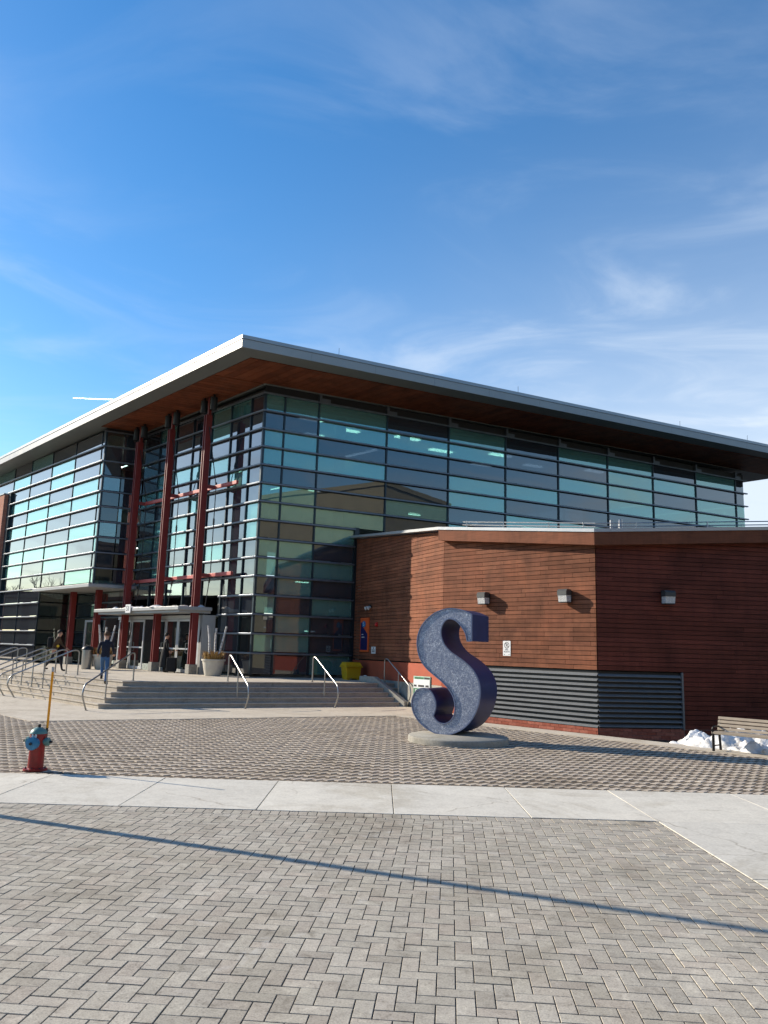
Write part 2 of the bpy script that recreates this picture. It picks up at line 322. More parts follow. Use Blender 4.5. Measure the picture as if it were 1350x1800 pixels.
# ---------------------------------------------------------------- mesh builder
class MB:
    def __init__(s): s.v = []; s.f = []; s.mi = []
    def add(s, vs, fs, mi=0):
        o = len(s.v); s.v += [tuple(x) for x in vs]
        for f in fs: s.f.append([i + o for i in f]); s.mi.append(mi)
    def prism(s, pts, z0, z1, mi=0):
        """pts: plan polygon (ccw); z0/z1 numbers or lists"""
        n = len(pts); a = sum(pts[i][0] * pts[(i + 1) % n][1] - pts[(i + 1) % n][0] * pts[i][1] for i in range(n))
        zz0 = list(z0) if isinstance(z0, (list, tuple)) else [z0] * n; zz1 = list(z1) if isinstance(z1, (list, tuple)) else [z1] * n
        if a < 0: pts = list(pts)[::-1]; zz0 = zz0[::-1]; zz1 = zz1[::-1]
        vs = [(p[0], p[1], z) for p, z in zip(pts, zz0)] + [(p[0], p[1], z) for p, z in zip(pts, zz1)]
        fs = [list(range(n))[::-1], list(range(n, 2 * n))] + [[i, (i + 1) % n, n + (i + 1) % n, n + i] for i in range(n)]
        s.add(vs, fs, mi)
    def box(s, o, ax, ay, az, r, mi=0):
        x0, x1, y0, y1, z0, z1 = r; o = Vector(o); ax, ay, az = Vector(ax), Vector(ay), Vector(az)
        vs = [o + ax * x + ay * y + az * z for z in (z0, z1) for x, y in ((x0, y0), (x1, y0), (x1, y1), (x0, y1))]
        fs = [[3, 2, 1, 0], [4, 5, 6, 7], [0, 1, 5, 4], [1, 2, 6, 5], [2, 3, 7, 6], [3, 0, 4, 7]]
        if ax.cross(ay).dot(az) * (x1 - x0) * (y1 - y0) * (z1 - z0) < 0: fs = [f[::-1] for f in fs]
        s.add(vs, fs, mi)
    def tube(s, path, rad, n=8, cap=True, mi=0):
        P = [Vector(p) for p in path]; k = len(P); rr = rad if isinstance(rad, (list, tuple)) else [rad] * k
        vs = []; prev = None
        for i in range(k):
            t = (P[min(i + 1, k - 1)] - P[max(i - 1, 0)]).normalized()
            if prev is None:
                a = Vector((0, 0, 1)) if abs(t.z) < 0.9 else Vector((1, 0, 0)); nx = t.cross(a).normalized()
            else: nx = (prev - t * prev.dot(t)).normalized()
            prev = nx; ny = t.cross(nx)
            for j in range(n):
                a = 2 * math.pi * j / n; vs.append(P[i] + (nx * math.cos(a) + ny * math.sin(a)) * rr[i])
        fs = [[i * n + j, i * n + (j + 1) % n, (i + 1) * n + (j + 1) % n, (i + 1) * n + j] for i in range(k - 1) for j in range(n)]
        if cap: fs += [list(range(n))[::-1], list(range((k - 1) * n, k * n))]
        s.add(vs, fs, mi)
    def lathe(s, c, prof, n=20, axis=(0, 0, 1), mi=0):
        c = Vector(c); az = Vector(axis).normalized(); ax = az.orthogonal().normalized(); ay = az.cross(ax)
        vs = [c + az * h + (ax * math.cos(2 * math.pi * j / n) + ay * math.sin(2 * math.pi * j / n)) * r for r, h in prof for j in range(n)]
        k = len(prof)
        fs = [[i * n + j, i * n + (j + 1) % n, (i + 1) * n + (j + 1) % n, (i + 1) * n + j] for i in range(k - 1) for j in range(n)]
        fs += [list(range(n))[::-1], list(range((k - 1) * n, k * n))]
        s.add(vs, fs, mi)
    def build(s, name, mats, parent=None, smooth=False, bevel=0.0):
        me = bpy.data.meshes.new(name); me.from_pydata(s.v, [], s.f)
        for mm in (mats if isinstance(mats, (list, tuple)) else [mats]): me.materials.append(M[mm])
        if any(s.mi): me.polygons.foreach_set('material_index', s.mi)
        me.validate(); me.update()
        o = bpy.data.objects.new(name, me); col.objects.link(o)
        if smooth:
            me.polygons.foreach_set('use_smooth', [True] * len(me.polygons)); me.set_sharp_from_angle(angle=R(40))
        if bevel:
            b = o.modifiers.new('bevel', 'BEVEL'); b.width = bevel; b.segments = 2; b.limit_method = 'ANGLE'
        if parent is not None: adopt(o, parent)
        return o
BASE = {}
def adopt(o, parent):
    o.parent = parent
    b = BASE.get(parent.name, Vector((0, 0, 0)))
    o.matrix_parent_inverse = Matrix.Translation(-b)
def thing(name, label, cat, base=(0, 0, 0), group=None):
    o = bpy.data.objects.new(name, None); col.objects.link(o); o.location = base; o.empty_display_size = 0.3
    BASE[o.name] = Vector(base)
    o['label'] = label; o['category'] = cat
    if group: o['group'] = group
    return o
def tag(o, label=None, cat=None, group=None, kind=None):
    for k, v in (('label', label), ('category', cat), ('group', group), ('kind', kind)):
        if v: o[k] = v
    return o
def clip(poly, a, b, c):
    """keep a*x+b*y<=c"""
    o = []; n = len(poly)
    for i in range(n):
        p, q = poly[i], poly[(i + 1) % n]; dp = a * p[0] + b * p[1] - c; dq = a * q[0] + b * q[1] - c
        if dp <= 0: o.append(p)
        if dp * dq < 0:
            t = dp / (dp - dq); o.append((p[0] + (q[0] - p[0]) * t, p[1] + (q[1] - p[1]) * t))
    return o
def area(p): return 0.5 * sum(p[i][0] * p[(i + 1) % len(p)][1] - p[(i + 1) % len(p)][0] * p[i][1] for i in range(len(p)))
def shrink(poly, d):
    """inset a convex ccw polygon by d"""
    o = [tuple(p) for p in poly]; n = len(poly)
    for i in range(n):
        p, q = poly[i], poly[(i + 1) % n]; ex, ey = q[0] - p[0], q[1] - p[1]; l = math.hypot(ex, ey)
        if l < 1e-6: continue
        nx, ny = ey / l, -ex / l      # outward normal of ccw
        o = clip(o, nx, ny, nx * p[0] + ny * p[1] - d)
        if len(o) < 3: return []
    return o
def text_mesh(txt, size):
    c = bpy.data.curves.new('txt', 'FONT'); c.body = txt; c.size = size; c.align_x = 'CENTER'; c.align_y = 'CENTER'
    o = bpy.data.objects.new('txt', c); col.objects.link(o)
    dg = bpy.context.evaluated_depsgraph_get(); me = bpy.data.meshes.new_from_object(o.evaluated_get(dg))
    bpy.data.objects.remove(o); bpy.data.curves.remove(c); return me
def put_text(name, txt, size, origin, ax, ay, mat, parent, thick=0.004):
    me = text_mesh(txt, size); mb = MB(); ax, ay = Vector(ax), Vector(ay); nz = ax.cross(ay); o = Vector(origin)
    mb.add([o + ax * v.co.x + ay * v.co.y + nz * thick for v in me.vertices], [list(p.vertices) for p in me.polygons])
    bpy.data.meshes.remove(me)
    return mb.build(name, mat, parent)

# plan frames ---------------------------------------------------------------
TU, TV = R(133.26), R(27.93)
DU = Vector((math.cos(TU), math.sin(TU), 0)); DV = Vector((math.cos(TV), math.sin(TV), 0)); UP = Vector((0, 0, 1))
A0 = Vector((-5.48, 34.23, 0))      # glass corner
P0 = Vector((-8.93, 26.0, 0))       # lowest stair corner
def G(u, v, z=0.0): p = A0 + DU * u + DV * v; return Vector((p.x, p.y, z))
def S(u, v, z=0.0): p = P0 + DU * u + DV * v; return Vector((p.x, p.y, z))
def gp(*uv): return [(G(u, v).x, G(u, v).y) for u, v in uv]
def sp_(*uv): return [(S(u, v).x, S(u, v).y) for u, v in uv]
def gbox(mb, u0, u1, v0, v1, z0, z1, mi=0): mb.prism(gp((u0, v0), (u1, v0), (u1, v1), (u0, v1)), z0, z1, mi)
NL = Vector((-DU.y, DU.x, 0))       # outward normal of the walls along u (faces the sun side)
NR = Vector((DV.y, -DV.x, 0))       # outward normal of the walls along v (faces right, shaded)
ZP = 0.83; RISER = 0.166; TREAD = 0.311

# ================================================================= GROUND
mb = MB(); mb.prism([(-3000, -3000), (3000, -3000), (3000, 3000), (-3000, 3000)], -0.7, -0.45)
tag(mb.build('ground', 'asphalt'), kind='structure')

def paver_bits(poly_list, z, h, inset, bev, jitter, seed):
    rnd = random.Random(seed); out_ = []
    for pl in poly_list:
        p = shrink(pl, inset)
        if len(p) < 3 or area(p) < 0.0012: continue
        q = shrink(p, bev)
        if len(q) != len(p): q = p
        dz = rnd.uniform(-jitter, jitter); tx, ty = rnd.uniform(-jitter, jitter) * 2, rnd.uniform(-jitter, jitter) * 2
        cx_ = sum(a[0] for a in p) / len(p); cy_2 = sum(a[1] for a in p) / len(p)
        zf = lambda a: z + dz + (a[0] - cx_) * tx + (a[1] - cy_2) * ty
        n = len(p)
        vs = [(a[0], a[1], z - h) for a in p] + [(a[0], a[1], zf(a) - bev) for a in p] + [(a[0], a[1], zf(a)) for a in q]
        fs = [[i, (i + 1) % n, n + (i + 1) % n, n + i] for i in range(n)] + [[n + i, n + (i + 1) % n, 2 * n + (i + 1) % n, 2 * n + i] for i in range(n)] + [list(range(2 * n, 3 * n))]
        out_.append((cx_, cy_2, vs, fs))
    return out_
def lay(bits, field, name, mat, nmax=300):
    bits.sort(key=lambda b: b[0] ** 2 + b[1] ** 2)
    # those that show largest: nearest in the camera's field
    vis = [b for b in bits if b[1] > 3.9 and abs(b[0]) < 0.50 * b[1] + 0.15]
    pick = set(id(b) for b in vis[:nmax])
    rest = MB()
    for b in bits:
        if id(b) in pick:
            mb = MB(); mb.add(b[2], b[3]); mb.build(name, mat, field)
        else: rest.add(b[2], b[3])
    r = rest.build(name + '_field', mat, field); tag(r, kind='stuff')
def herring(org, ang, L, W, rng, flip):
    e1 = Vector((math.cos(ang), math.sin(ang))); e2 = Vector((-e1.y, e1.x)); o = Vector(org); res = []
    for x in range(-rng, rng):
        for y in range(-rng, rng):
            m_ = (x + y) % 4
            if m_ == 0: c = (x, x + 2, y, y + 1)
            elif m_ == 2: c = (x, x + 1, y, y + 2)
            else: continue
            x0, x1, y0, y1 = c
            if flip: x0, x1 = -x1, -x0
            res.append([tuple(o + e1 * (a * W) + e2 * (b * W)) for a, b in ((x0, y0), (x1, y0), (x1, y1), (x0, y1))])
    return res
W1_ = 0.1215
XR, YN, YF = 3.69, 10.86, 13.2
# --- foreground herringbone
mb = MB(); mb.prism([(-16, -6), (XR, -6), (XR, YN), (-16, YN)], -0.4, -0.0065)
front = mb.build('brick_pavement', 'joint_sand'); tag(front, kind='structure')
polys = []
for p in herring((0.03, 6.6), R(-5.0), 0.243, W1_, 92, True):
    cx_ = sum(a[0] for a in p) / 4; cy2 = sum(a[1] for a in p) / 4
    if not (-9.5 < cx_ < XR + 0.3 and 1.0 < cy2 < YN): continue
    q = clip(p, 1, 0, XR - 0.004); q = clip(q, 0, 1, YN - 0.25) if len(q) > 2 else q
    q = clip(q, 0, -1, -1.2) if len(q) > 2 else q
    if len(q) > 2: polys.append(q)
x = -9.5
while x < XR - 0.02:                        # soldier course along the sidewalk
    polys.append([(x, YN - 0.25), (min(x + W1_, XR - 0.004), YN - 0.25), (min(x + W1_, XR - 0.004), YN - 0.006), (x, YN - 0.006)]); x += W1_
lay(paver_bits(polys, 0.0, 0.03, 0.0040, 0.002, 0.0020, 3), front, 'paver', 'paver_grey')

# --- sidewalk slabs
mb = MB(); mb.prism([(-30, YN), (30, YN), (30, YF), (-30, YF)], -0.4, -0.003); mb.prism([(XR, -6), (30, -6), (30, YN), (XR, YN)], -0.4, -0.004)
walk = mb.build('sidewalk', 'joint_sand'); tag(walk, kind='structure')
def slab(x0, x1, y0, y1, g=0.006):
    b = paver_bits([[(x0, y0), (x1, y0), (x1, y1), (x0, y1)]], 0.006, 0.05, g, 0.003, 0.0008, int(x0 * 100) + int(y0 * 10))[0]
    mb = MB(); mb.add(b[2], b[3]); mb.build('slab', 'sidewalk_concrete', walk)
xs = [0.24 + 1.8 * k for k in range(-8, 9)]; xs[10] = XR - 0.01
for a, b in zip(xs, xs[1:]): slab(a, b, YN, YF)
for j, (y0, y1) in enumerate(((8.2, YN - 0.004), (5.5, 8.2), (2.8, 5.5), (0.0, 2.8))):
    for x0, x1 in ((XR, 7.3), (7.3, 10.9), (10.9, 14.5)): slab(x0, x1, y0, y1)

# --- permeable pavers between sidewalk and building
U_K = -4.0; V_K = 7.65
reg = [(-26, YF), (14, YF), tuple(S(-24, V_K).xy), tuple(S(U_K, V_K).xy), tuple(S(U_K, -3.35).xy), tuple(S(22, -3.35).xy), (-26, 40)]
mb = MB(); mb.prism(reg, -0.4, -0.042); mid = mb.build('permeable_pavement', 'joint_grit'); tag(mid, kind='structure')
kA = DV; # outside test helpers
def uvP(x, y):
    d = Vector((x, y)) - P0.xy; det = DU.x * DV.y - DU.y * DV.x
    return (d.x * DV.y - d.y * DV.x) / det, (DU.x * d.y - DU.y * d.x) / det
nU = Vector((DV.y, -DV.x)); nV = Vector((-DU.y, DU.x))   # 2-D outward normals for u<.. and v<..
polys = {0: [], 1: []}
bk = S(U_K, 0).xy; vk = S(0, V_K).xy; vl = S(0, -3.35).xy
for p in herring((0.0, 18.0), R(44.0), 0.243, 0.126, 150, False):
    cx_ = sum(a[0] for a in p) / 4; cy2 = sum(a[1] for a in p) / 4
    if cy2 < YF - 0.2 or abs(cx_) > 0.85 * cy2 + 1.0 or cy2 > 29: continue
    u, v = uvP(cx_, cy2)
    if u > U_K + 0.3 and v > -3.05: continue
    if v > V_K + 0.3: continue
    q = clip(p, 0, -1, -YF - 0.004)
    if len(q) > 2 and v > -3.0 and u > U_K - 0.3: q = clip(q, -nU.x, -nU.y, -nU.dot(bk) - 0.004)
    if len(q) > 2 and v > V_K - 0.3: q = clip(q, -nV.x, -nV.y, -nV.dot(vk) - 0.004)
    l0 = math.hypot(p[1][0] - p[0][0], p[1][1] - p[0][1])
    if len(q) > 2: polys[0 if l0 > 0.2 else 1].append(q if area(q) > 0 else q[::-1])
lay(paver_bits(polys[0], 0.0, 0.045, 0.008, 0.006, 0.003, 5), mid, 'paver', 'paver_beige', 170)
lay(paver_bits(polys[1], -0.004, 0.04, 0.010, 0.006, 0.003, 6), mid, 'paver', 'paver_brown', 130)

# --- landing and kerb strip (concrete), sunken bed by the wing
mb = MB(); mb.prism(sp_((U_K, -3.35), (U_K, V_K), (-24, V_K), (-24, V_K + 0.82), (U_K + 0.05, V_K + 0.82), (U_K + 0.05, 16), (9, 16), (9, 9), (40, 9), (40, -3.35)), -0.4, 0.012)
land = mb.build('landing_pavement', 'landing_concrete'); tag(land, kind='structure')
mb = MB(); mb.prism(sp_((-24, V_K + 0.82), (-24, 22), (U_K + 0.05, 22), (U_K + 0.05, V_K + 0.82)), -0.44, -0.30)
tag(mb.build('planting_bed', 'soil'), kind='structure')

# ================================================================= STAIRS AND PLAZA
st = thing('entrance_stairs', 'wide grey concrete stairs wrapping round the corner of the entrance plaza', 'stairs', S(0, 0))
for k in range(5):
    a = k * TREAD; b = a + TREAD + 0.03; z0 = -0.02 if k == 0 else k * RISER - 0.03; z1 = (k + 1) * RISER
    bb = b if k < 4 else b + 0.05
    cut = 5.95 + 0.05 * k
    def nosed(pl, inset):        # slightly rounded front edge
        return pl
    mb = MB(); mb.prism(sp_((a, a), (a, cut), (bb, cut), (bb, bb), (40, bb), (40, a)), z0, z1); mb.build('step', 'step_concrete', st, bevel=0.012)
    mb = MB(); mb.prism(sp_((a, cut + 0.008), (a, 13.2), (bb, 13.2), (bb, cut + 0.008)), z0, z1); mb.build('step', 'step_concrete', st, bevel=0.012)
for k in range(5):
    a = k * TREAD; z1 = (k + 1) * RISER; e_ = 0.028
    mb = MB(); mb.prism(sp_((a - e_, a - e_), (a - e_, 13.2), (a - 0.001, 13.2), (a - 0.001, a - 0.001), (40, a - 0.001), (40, a - e_)), z1 - 0.045, z1 - 0.004); mb.build('nosing', 'step_concrete', st, bevel=0.008)
mb = MB()      # sloped concrete cheek beside the wing
ck = [(0.0, -0.02), (0.0, 0.20), (1.75, 1.06), (2.6, 1.06), (2.6, -0.02)]
o = S(-0.25, 11.02)
vs = [o + DU * a + DV * d + UP * z for d in (0, 0.16) for a, z in ck]; n = len(ck)
mb.add(vs, [list(range(n)), list(range(n, 2 * n))[::-1]] + [[i, n + i, n + (i + 1) % n, (i + 1) % n] for i in range(n)])
mb.build('cheek_wall', 'plinth_concrete', st)
mb = MB(); T5 = 5 * TREAD
mb.prism(sp_((T5 - 0.02, T5 - 0.02), (T5 - 0.02, 16), (9, 16), (9, 40), (42, 40), (42, T5 - 0.02)), 0.3, ZP - 0.004)
tag(mb.build('entrance_plaza', 'landing_concrete'), kind='structure')

# ================================================================= GLASS BUILDING
gb = thing('glass_building', 'large glass fronted building with horizontal fins, red columns and a flat overhanging roof', 'building', G(0, 0, ZP))
NZ = 15
ZB = [13.41 - 0.8245 * k for k in range(NZ)]; ZBASE = 0.93
def zrow(k): return (ZB[k], ZB[k + 1] if k + 1 < NZ else ZBASE)
UC, VC = 11.35, -2.1; VEND = 32.05; WJ = 4.79
PAT_R = {0: 'TGTTGTTGTTGTGTG', 1: 'TGTTGTTGTTTGTTG', 2: 'TTGTGGTTGTGTGGT', 3: 'GTGGGTGTGTGTGTG', 4: 'TTGTTGTGTGTGTGT', 5: 'GGGTGTGTGTGTGTG', 6: 'TGTGGTGTGTGTGTG', 7: 'TTTTGTGTGTGTGTG', 8: 'GTGTGTGTGTGTGTG', 9: 'TGTTGTGTGTGTGTG', 10: 'GGTTGTGTGTGTGTG'}
rp = random.Random(11)
panes = MB(); npane = [0]
def pane(o, d, s0, s1, z0, z1, nrm, kind, inset=0.03):
    mb = MB(); o = Vector((o.x, o.y, 0))
    mb.box(o, d, nrm, UP, (s0, s1, -inset - 0.02, -inset, z0, z1))
    npane[0] += 1
    mb.build('pane', {'T': 'glass_teal', 'G': 'glass_grey', 'C': 'glass_clear'}[kind], gb)
# right facade (v axis, u = 0)
RB = [0.0, 0.97, 2.65, 6.25, 9.8, 13.35, 16.9, 20.5, 24.05, 27.65, 31.25, VEND]
for i, (a, b) in enumerate(zip(RB, RB[1:])):
    for k in range(NZ):
        z1, z0 = zrow(k); bb = b
        if k >= 7 and a > 4: continue
        if k >= 7 and a == 2.65: bb = WJ - 0.1
        pane(G(0, 0), DV, a + 0.03, bb - 0.03, z0 + 0.04, z1 - 0.04, NR, PAT_R[i][k])
for j, vv in enumerate(RB[1:-1]):
    zb = ZBASE if vv < 3 else 6.9
    mb = MB(); mb.box(G(0, vv), DV, NR, UP, (-0.035, 0.035, -0.12, 0.03, zb, ZB[0])); mb.build('mullion', 'mullion_metal', gb)
mb = MB(); mb.box(G(0, WJ), DV, NR, UP, (-0.12, 0.12, -0.12, 0.06, ZBASE, ZB[7] + 0.05)); mb.build('corner_frame', 'mullion_metal', gb)
FO = 0.13     # how far fins stand out
for k in range(NZ):
    e = VEND + 0.16 if k < 7 else (VEND if False else WJ - 0.12)
    if k == 7: e = WJ - 0.12
    mb = MB(); gbox(mb, -FO, -0.0, -FO if k else -FO, e, ZB[k] - 0.075, ZB[k]); mb.build('fin', 'fin_metal', gb, bevel=0.012)
# corner posts
mb = MB(); gbox(mb, -0.04, 0.06, -0.04, 0.06, ZBASE, ZB[0]); mb.build('corner_post', 'mullion_metal', gb)
# atrium wall (u axis, v = 0)
AB = [0.0, 1.05, 2.7, 4.42, 6.15, 7.87, 9.6, UC]
for i, (a, b) in enumerate(zip(AB, AB[1:])):
    for k in range(NZ):
        z1, z0 = zrow(k)
        if k >= 11 and a > 2.6: continue
        kd = rp.choice('TGG') if k < 10 else rp.choice('GC')
        pane(G(0, 0), DU, a + 0.03, b - 0.03, z0 + 0.04, z1 - 0.04, NL, kd)
for uu in AB[1:-1]:
    mb = MB(); mb.box(G(uu, 0), DU, NL, UP, (-0.03, 0.03, -0.12, 0.03, 3.8 if uu > 2.8 else ZBASE, ZB[0])); mb.build('mullion', 'mullion_metal', gb)
for k in range(NZ):
    mb = MB(); gbox(mb, 0.002, UC - 0.002 if k < 11 else 2.72, -FO, 0.0, ZB[k] - 0.075, ZB[k] - 0.001); mb.build('fin', 'fin_metal', gb, bevel=0.012)
# prow right face (v axis at u = UC)
for i, (a, b) in enumerate(((VC, -1.15), (-1.15, 0.0))):
    for k in range(10):
        z1, z0 = zrow(k); pane(G(UC, 0), DV, a + 0.03, b - 0.03, z0 + 0.04, z1 - 0.04, NR, 'G' if (k + i) % 3 else 'C')
for k in range(10):
    mb = MB(); gbox(mb, UC - FO * 0.5, UC, VC - FO, -FO, ZB[k] - 0.075, ZB[k] - 0.002); mb.build('fin', 'fin_metal', gb, bevel=0.012)
mb = MB(); gbox(mb, UC - 0.03, UC + 0.07, VC - 0.03, VC + 0.07, 5.12, ZB[0]); mb.build('corner_post', 'mullion_metal', gb)
# prow left face (u axis at v = VC)
PB = [UC, UC + 0.48, 15.28, 18.72, 22.16, 25.22, 28.9, 32.3]
PAT_L = ['GGTGTGTTGT', 'GGGTTGTGGT', 'GTTGTGGTTG', 'TGGTTTGTGG', 'GTGTGTGTTG']
for i, (a, b) in enumerate(zip(PB, PB[1:])):
    for k in range(NZ):
        z1, z0 = zrow(k)
        if a > 25 and k > 1: continue
        if k >= 10 and a < 18.7: continue
        kd = PAT_L[i][k] if (i < 5 and k < 10) else ('G' if k > 9 else rp.choice('TG'))
        pane(G(0, VC), DU, a + 0.025, b - 0.025, z0 + 0.04, z1 - 0.04, NL, kd)
for uu in PB[1:-1]:
    mb = MB(); mb.box(G(uu, VC), DU, NL, UP, (-0.02, 0.02, -0.12, 0.006, (ZBASE if uu > 18 else 5.14) if uu < 25 else ZB[2], ZB[0])); mb.build('mullion', 'mullion_metal', gb)
for k in range(1, NZ):
    u0, u1 = UC - 0.0, 25.6
    if k <= 2: u1 = 33
    if k > 10: u0 = 18.62
    if k == 10: u0 = 18.9
    mb = MB(); gbox(mb, u0 + 0.002, u1, VC - FO, VC, ZB[k] - 0.075, ZB[k] - 0.003); mb.build('fin', 'fin_metal', gb, bevel=0.012)
mb = MB(); mb.box(G(25.22, VC), DU, NL, UP, (0.0, 0.45, -0.1, 0.12, ZBASE, ZB[2] - 0.1)); mb.build('corner_frame', 'mullion_metal', gb)
mb = MB(); gbox(mb, 25.68, 44, VC - 0.35, VC + 0.4, 0.3, 11.62); mb.build('brick_wall', 'facade_brick', gb)
mb = MB(); gbox(mb, 25.66, 44, VC - 0.40, VC + 0.42, 11.622, 11.70); mb.build('wall_coping', 'coping_metal', gb)
# prow soffit band and recess below
mb = MB(); gbox(mb, UC - 0.34, 18.9, VC - 0.34, 0.0, 4.93, 5.10); mb.build('soffit_band', 'canopy_metal', gb, bevel=0.01)
for i, (a, b) in enumerate(((UC + 0.1, 13.1), (13.1, 14.8), (14.8, 16.6), (16.6, 18.6))):
    for k in range(10, NZ):
        z1, z0 = zrow(k); pane(G(0, 0), DU, a + 0.03, b - 0.03, z0 + 0.04, min(z1, 4.9) - 0.04, NL, 'C' if (i + k) % 2 else 'G')
for k in range(11, NZ):
    mb = MB(); gbox(mb, UC, 18.6, -0.12, 0.0, ZB[k] - 0.07, ZB[k]); mb.build('fin', 'mullion_metal', gb)
for k in range(10, NZ):
    z1, z0 = zrow(k); pane(G(18.62, 0), DV, VC + 0.05, -0.02, z0 + 0.04, min(z1, 4.92) - 0.04, NR, 'C')

# roof: slab tilts a little (rises to the right, falls to the left)
def zs(u, v): return 13.80 - 0.018 * u + 0.008 * v
RU0, RU1, RV0, RV1 = -3.78, 46.0, -3.32, 35.6
def tilted(mb, u0, u1, v0, v1, d0, d1, mi=0):
    c = ((u0, v0), (u1, v0), (u1, v1), (u0, v1)); mb.prism(gp(*c), [zs(*q) + d0 for q in c], [zs(*q) + d1 for q in c], mi)
rf = MB(); tilted(rf, RU0, RU1, RV0, RV1, 0.0, 0.47); roof = rf.build('roof', 'soffit_metal', gb)
# fascia panels butt-jointed along both visible edges, with a coping above
def fascia_run(u0, u1, v0, v1, n, along):
    for i in range(n):
        t0, t1 = i / n, (i + 1) / n
        mb = MB()
        if along == 'v':
            a, b = v0 + (v1 - v0) * t0 + 0.004, v0 + (v1 - v0) * t1 - 0.004; tilted(mb, u0, u1, a, b, -0.012, 0.335)
        else:
            a, b = u0 + (u1 - u0) * t0 + 0.004, u0 + (u1 - u0) * t1 - 0.004; tilted(mb, a, b, v0, v1, -0.012, 0.335)
        mb.build('fascia_panel', 'fascia_metal', roof)
fascia_run(RU0 - 0.02, RU0 - 0.002, RV0 - 0.02, RV1, 13, 'v')
fascia_run(RU0, RU1, RV0 - 0.02, RV0 - 0.002, 16, 'u')
mb = MB(); tilted(mb, RU0 - 0.045, RU1, RV0 - 0.045, RV1, 0.352, 0.50); mb.build('coping', 'coping_metal', roof)
mb = MB(); tilted(mb, RU0, RU0 + 0.02, RV1 + 0.002, RV1 + 0.03, 0, .33)
# wooden soffit boards (planks running out from the glass)
b0 = RU0 + 0.95; n = 90
for i in range(n):
    v0 = RV0 + 0.9 + (RV1 - 0.8 - RV0 - 0.9) * i / n; v1 = RV0 + 0.9 + (RV1 - 0.8 - RV0 - 0.9) * (i + 1) / n
    mb = MB(); tilted(mb, b0, -0.06, v0 + 0.01, v1 - 0.01, -0.035, -0.006); mb.build('soffit_board', 'cedar_soffit', roof)
n = 32
for i in range(n):
    u0 = 0.0 + (UC - 0.05) * i / n; u1 = 0.0 + (UC - 0.05) * (i + 1) / n
    mb = MB(); tilted(mb, u0 + 0.012, u1 - 0.012, RV0 + 0.9, -0.06, -0.035, -0.006); mb.build('soffit_board', 'cedar_soffit', roof)
# clerestory band between top fin and soffit
mb = MB(); gbox(mb, 0.04, 0.10, 0.04, VEND, ZB[0], 13.78); gbox(mb, 0.10, 25, VEND - 0.06, VEND, 13.3, 13.9); mb.build('clerestory_band', 'interior_dark', gb)
mb = MB(); gbox(mb, 0.1, UC, 0.04, 0.10, ZB[0], 13.58); gbox(mb, UC + 0.04, UC + 0.1, VC + 0.04, 0.04, ZB[0], 13.55); gbox(mb, UC + .1, 33, VC + 0.04, VC + 0.10, ZB[0], 13.3); mb.build('clerestory_band', 'interior_dark', gb)
mb = MB()
for k in range(9):
    vv = 2.65 + 3.57 * k
    mb2 = MB(); gbox(mb2, -0.10, 0.04, vv - 0.06, vv + 0.06, ZB[0] + 0.002, 13.82); gbox(mb2, -0.02, 0.03, vv + 0.07, vv + 0.55, ZB[0] + 0.02, ZB[0] + 0.2); mb2.build('clerestory_bracket', 'fin_metal', gb)
mb = MB(); tilted(mb, -0.16, -0.05, -0.16, VEND, -0.07, -0.037); mb.build('head_trim', 'soffit_metal', gb)
mb = MB(); tilted(mb, 0.0, UC, -0.16, -0.05, -0.07, -0.037); mb.build('head_trim', 'soffit_metal', gb)
# lightning rods
for vv in (1.0, 10.5, 21.5, 27.0, 32.5):
    q = G(RU0 + 0.15, vv); mb = MB(); mb.tube([(q.x, q.y, zs(RU0, vv) + 0.5), (q.x, q.y, zs(RU0, vv) + 0.86)], 0.009, 6); mb.build('lightning_rod', 'rod_steel', roof)

# interior: slabs, ceilings, walls, lights
def slab_(u0, u1, v0, v1, z, name='floor_slab'):
    mb = MB(); gbox(mb, u0, u1, v0, v1, z - 0.35, z); return mb.build(name, 'interior_ceiling', gb)
slab_(0.5, 24, 7.2, 31.4, 5.35); slab_(0.5, 24, 7.2, 31.4, 9.45)
slab_(11.9, 32, -1.6, 6.9, 5.35); slab_(11.9, 32, -1.6, 6.9, 9.45)
mb = MB(); gbox(mb, 0.3, UC + 0.15, 0.15, VEND - 0.2, 13.15, 13.22); gbox(mb, UC + 0.16, 40, VC + 0.3, VEND - 0.2, 13.15, 13.22); mb.build('ceiling', 'interior_ceiling', gb)
mb = MB(); gbox(mb, 8.0, 8.3, 7.0, 23.0, ZP, 13.1); gbox(mb, 8.0, 8.3, 0.0 + 6.0, 7.0, ZP, 13.1); mb.build('partition_wall', 'interior_wall', gb)
mb = MB(); gbox(mb, 20.0, 20.3, -1.6, 7.0, ZP, 13.1); gbox(mb, 12, 20.3, 7.0, 7.3, ZP, 13.1); mb.build('partition_wall', 'interior_dark', gb)
mb = MB(); gbox(mb, 4.0, 4.25, 2.2, 5.2, ZP, 3.4); mb.build('partition_wall', 'interior_brick', gb)
mb = MB(); gbox(mb, 0.2, 40, 0.1, VEND - 0.2, ZP - 0.002, ZP + 0.03); mb.build('ground_floor', 'interior_floor', gb)
for vv in (1.0, 4.7, 8.3, 15.4, 22.6, 29.6):
    q = G(1.3, vv); mb = MB(); mb.tube([(q.x, q.y, ZP), (q.x, q.y, 13.15)], 0.26, 14, False); mb.build('interior_column', 'interior_dark' if vv < 5 else 'interior_wall', gb, True)
for uu in (4.7, 8.3):
    q = G(uu, 1.3); mb = MB(); mb.tube([(q.x, q.y, ZP), (q.x, q.y, 13.15)], 0.30, 14, False); mb.build('interior_column', 'interior_dark', gb, True)
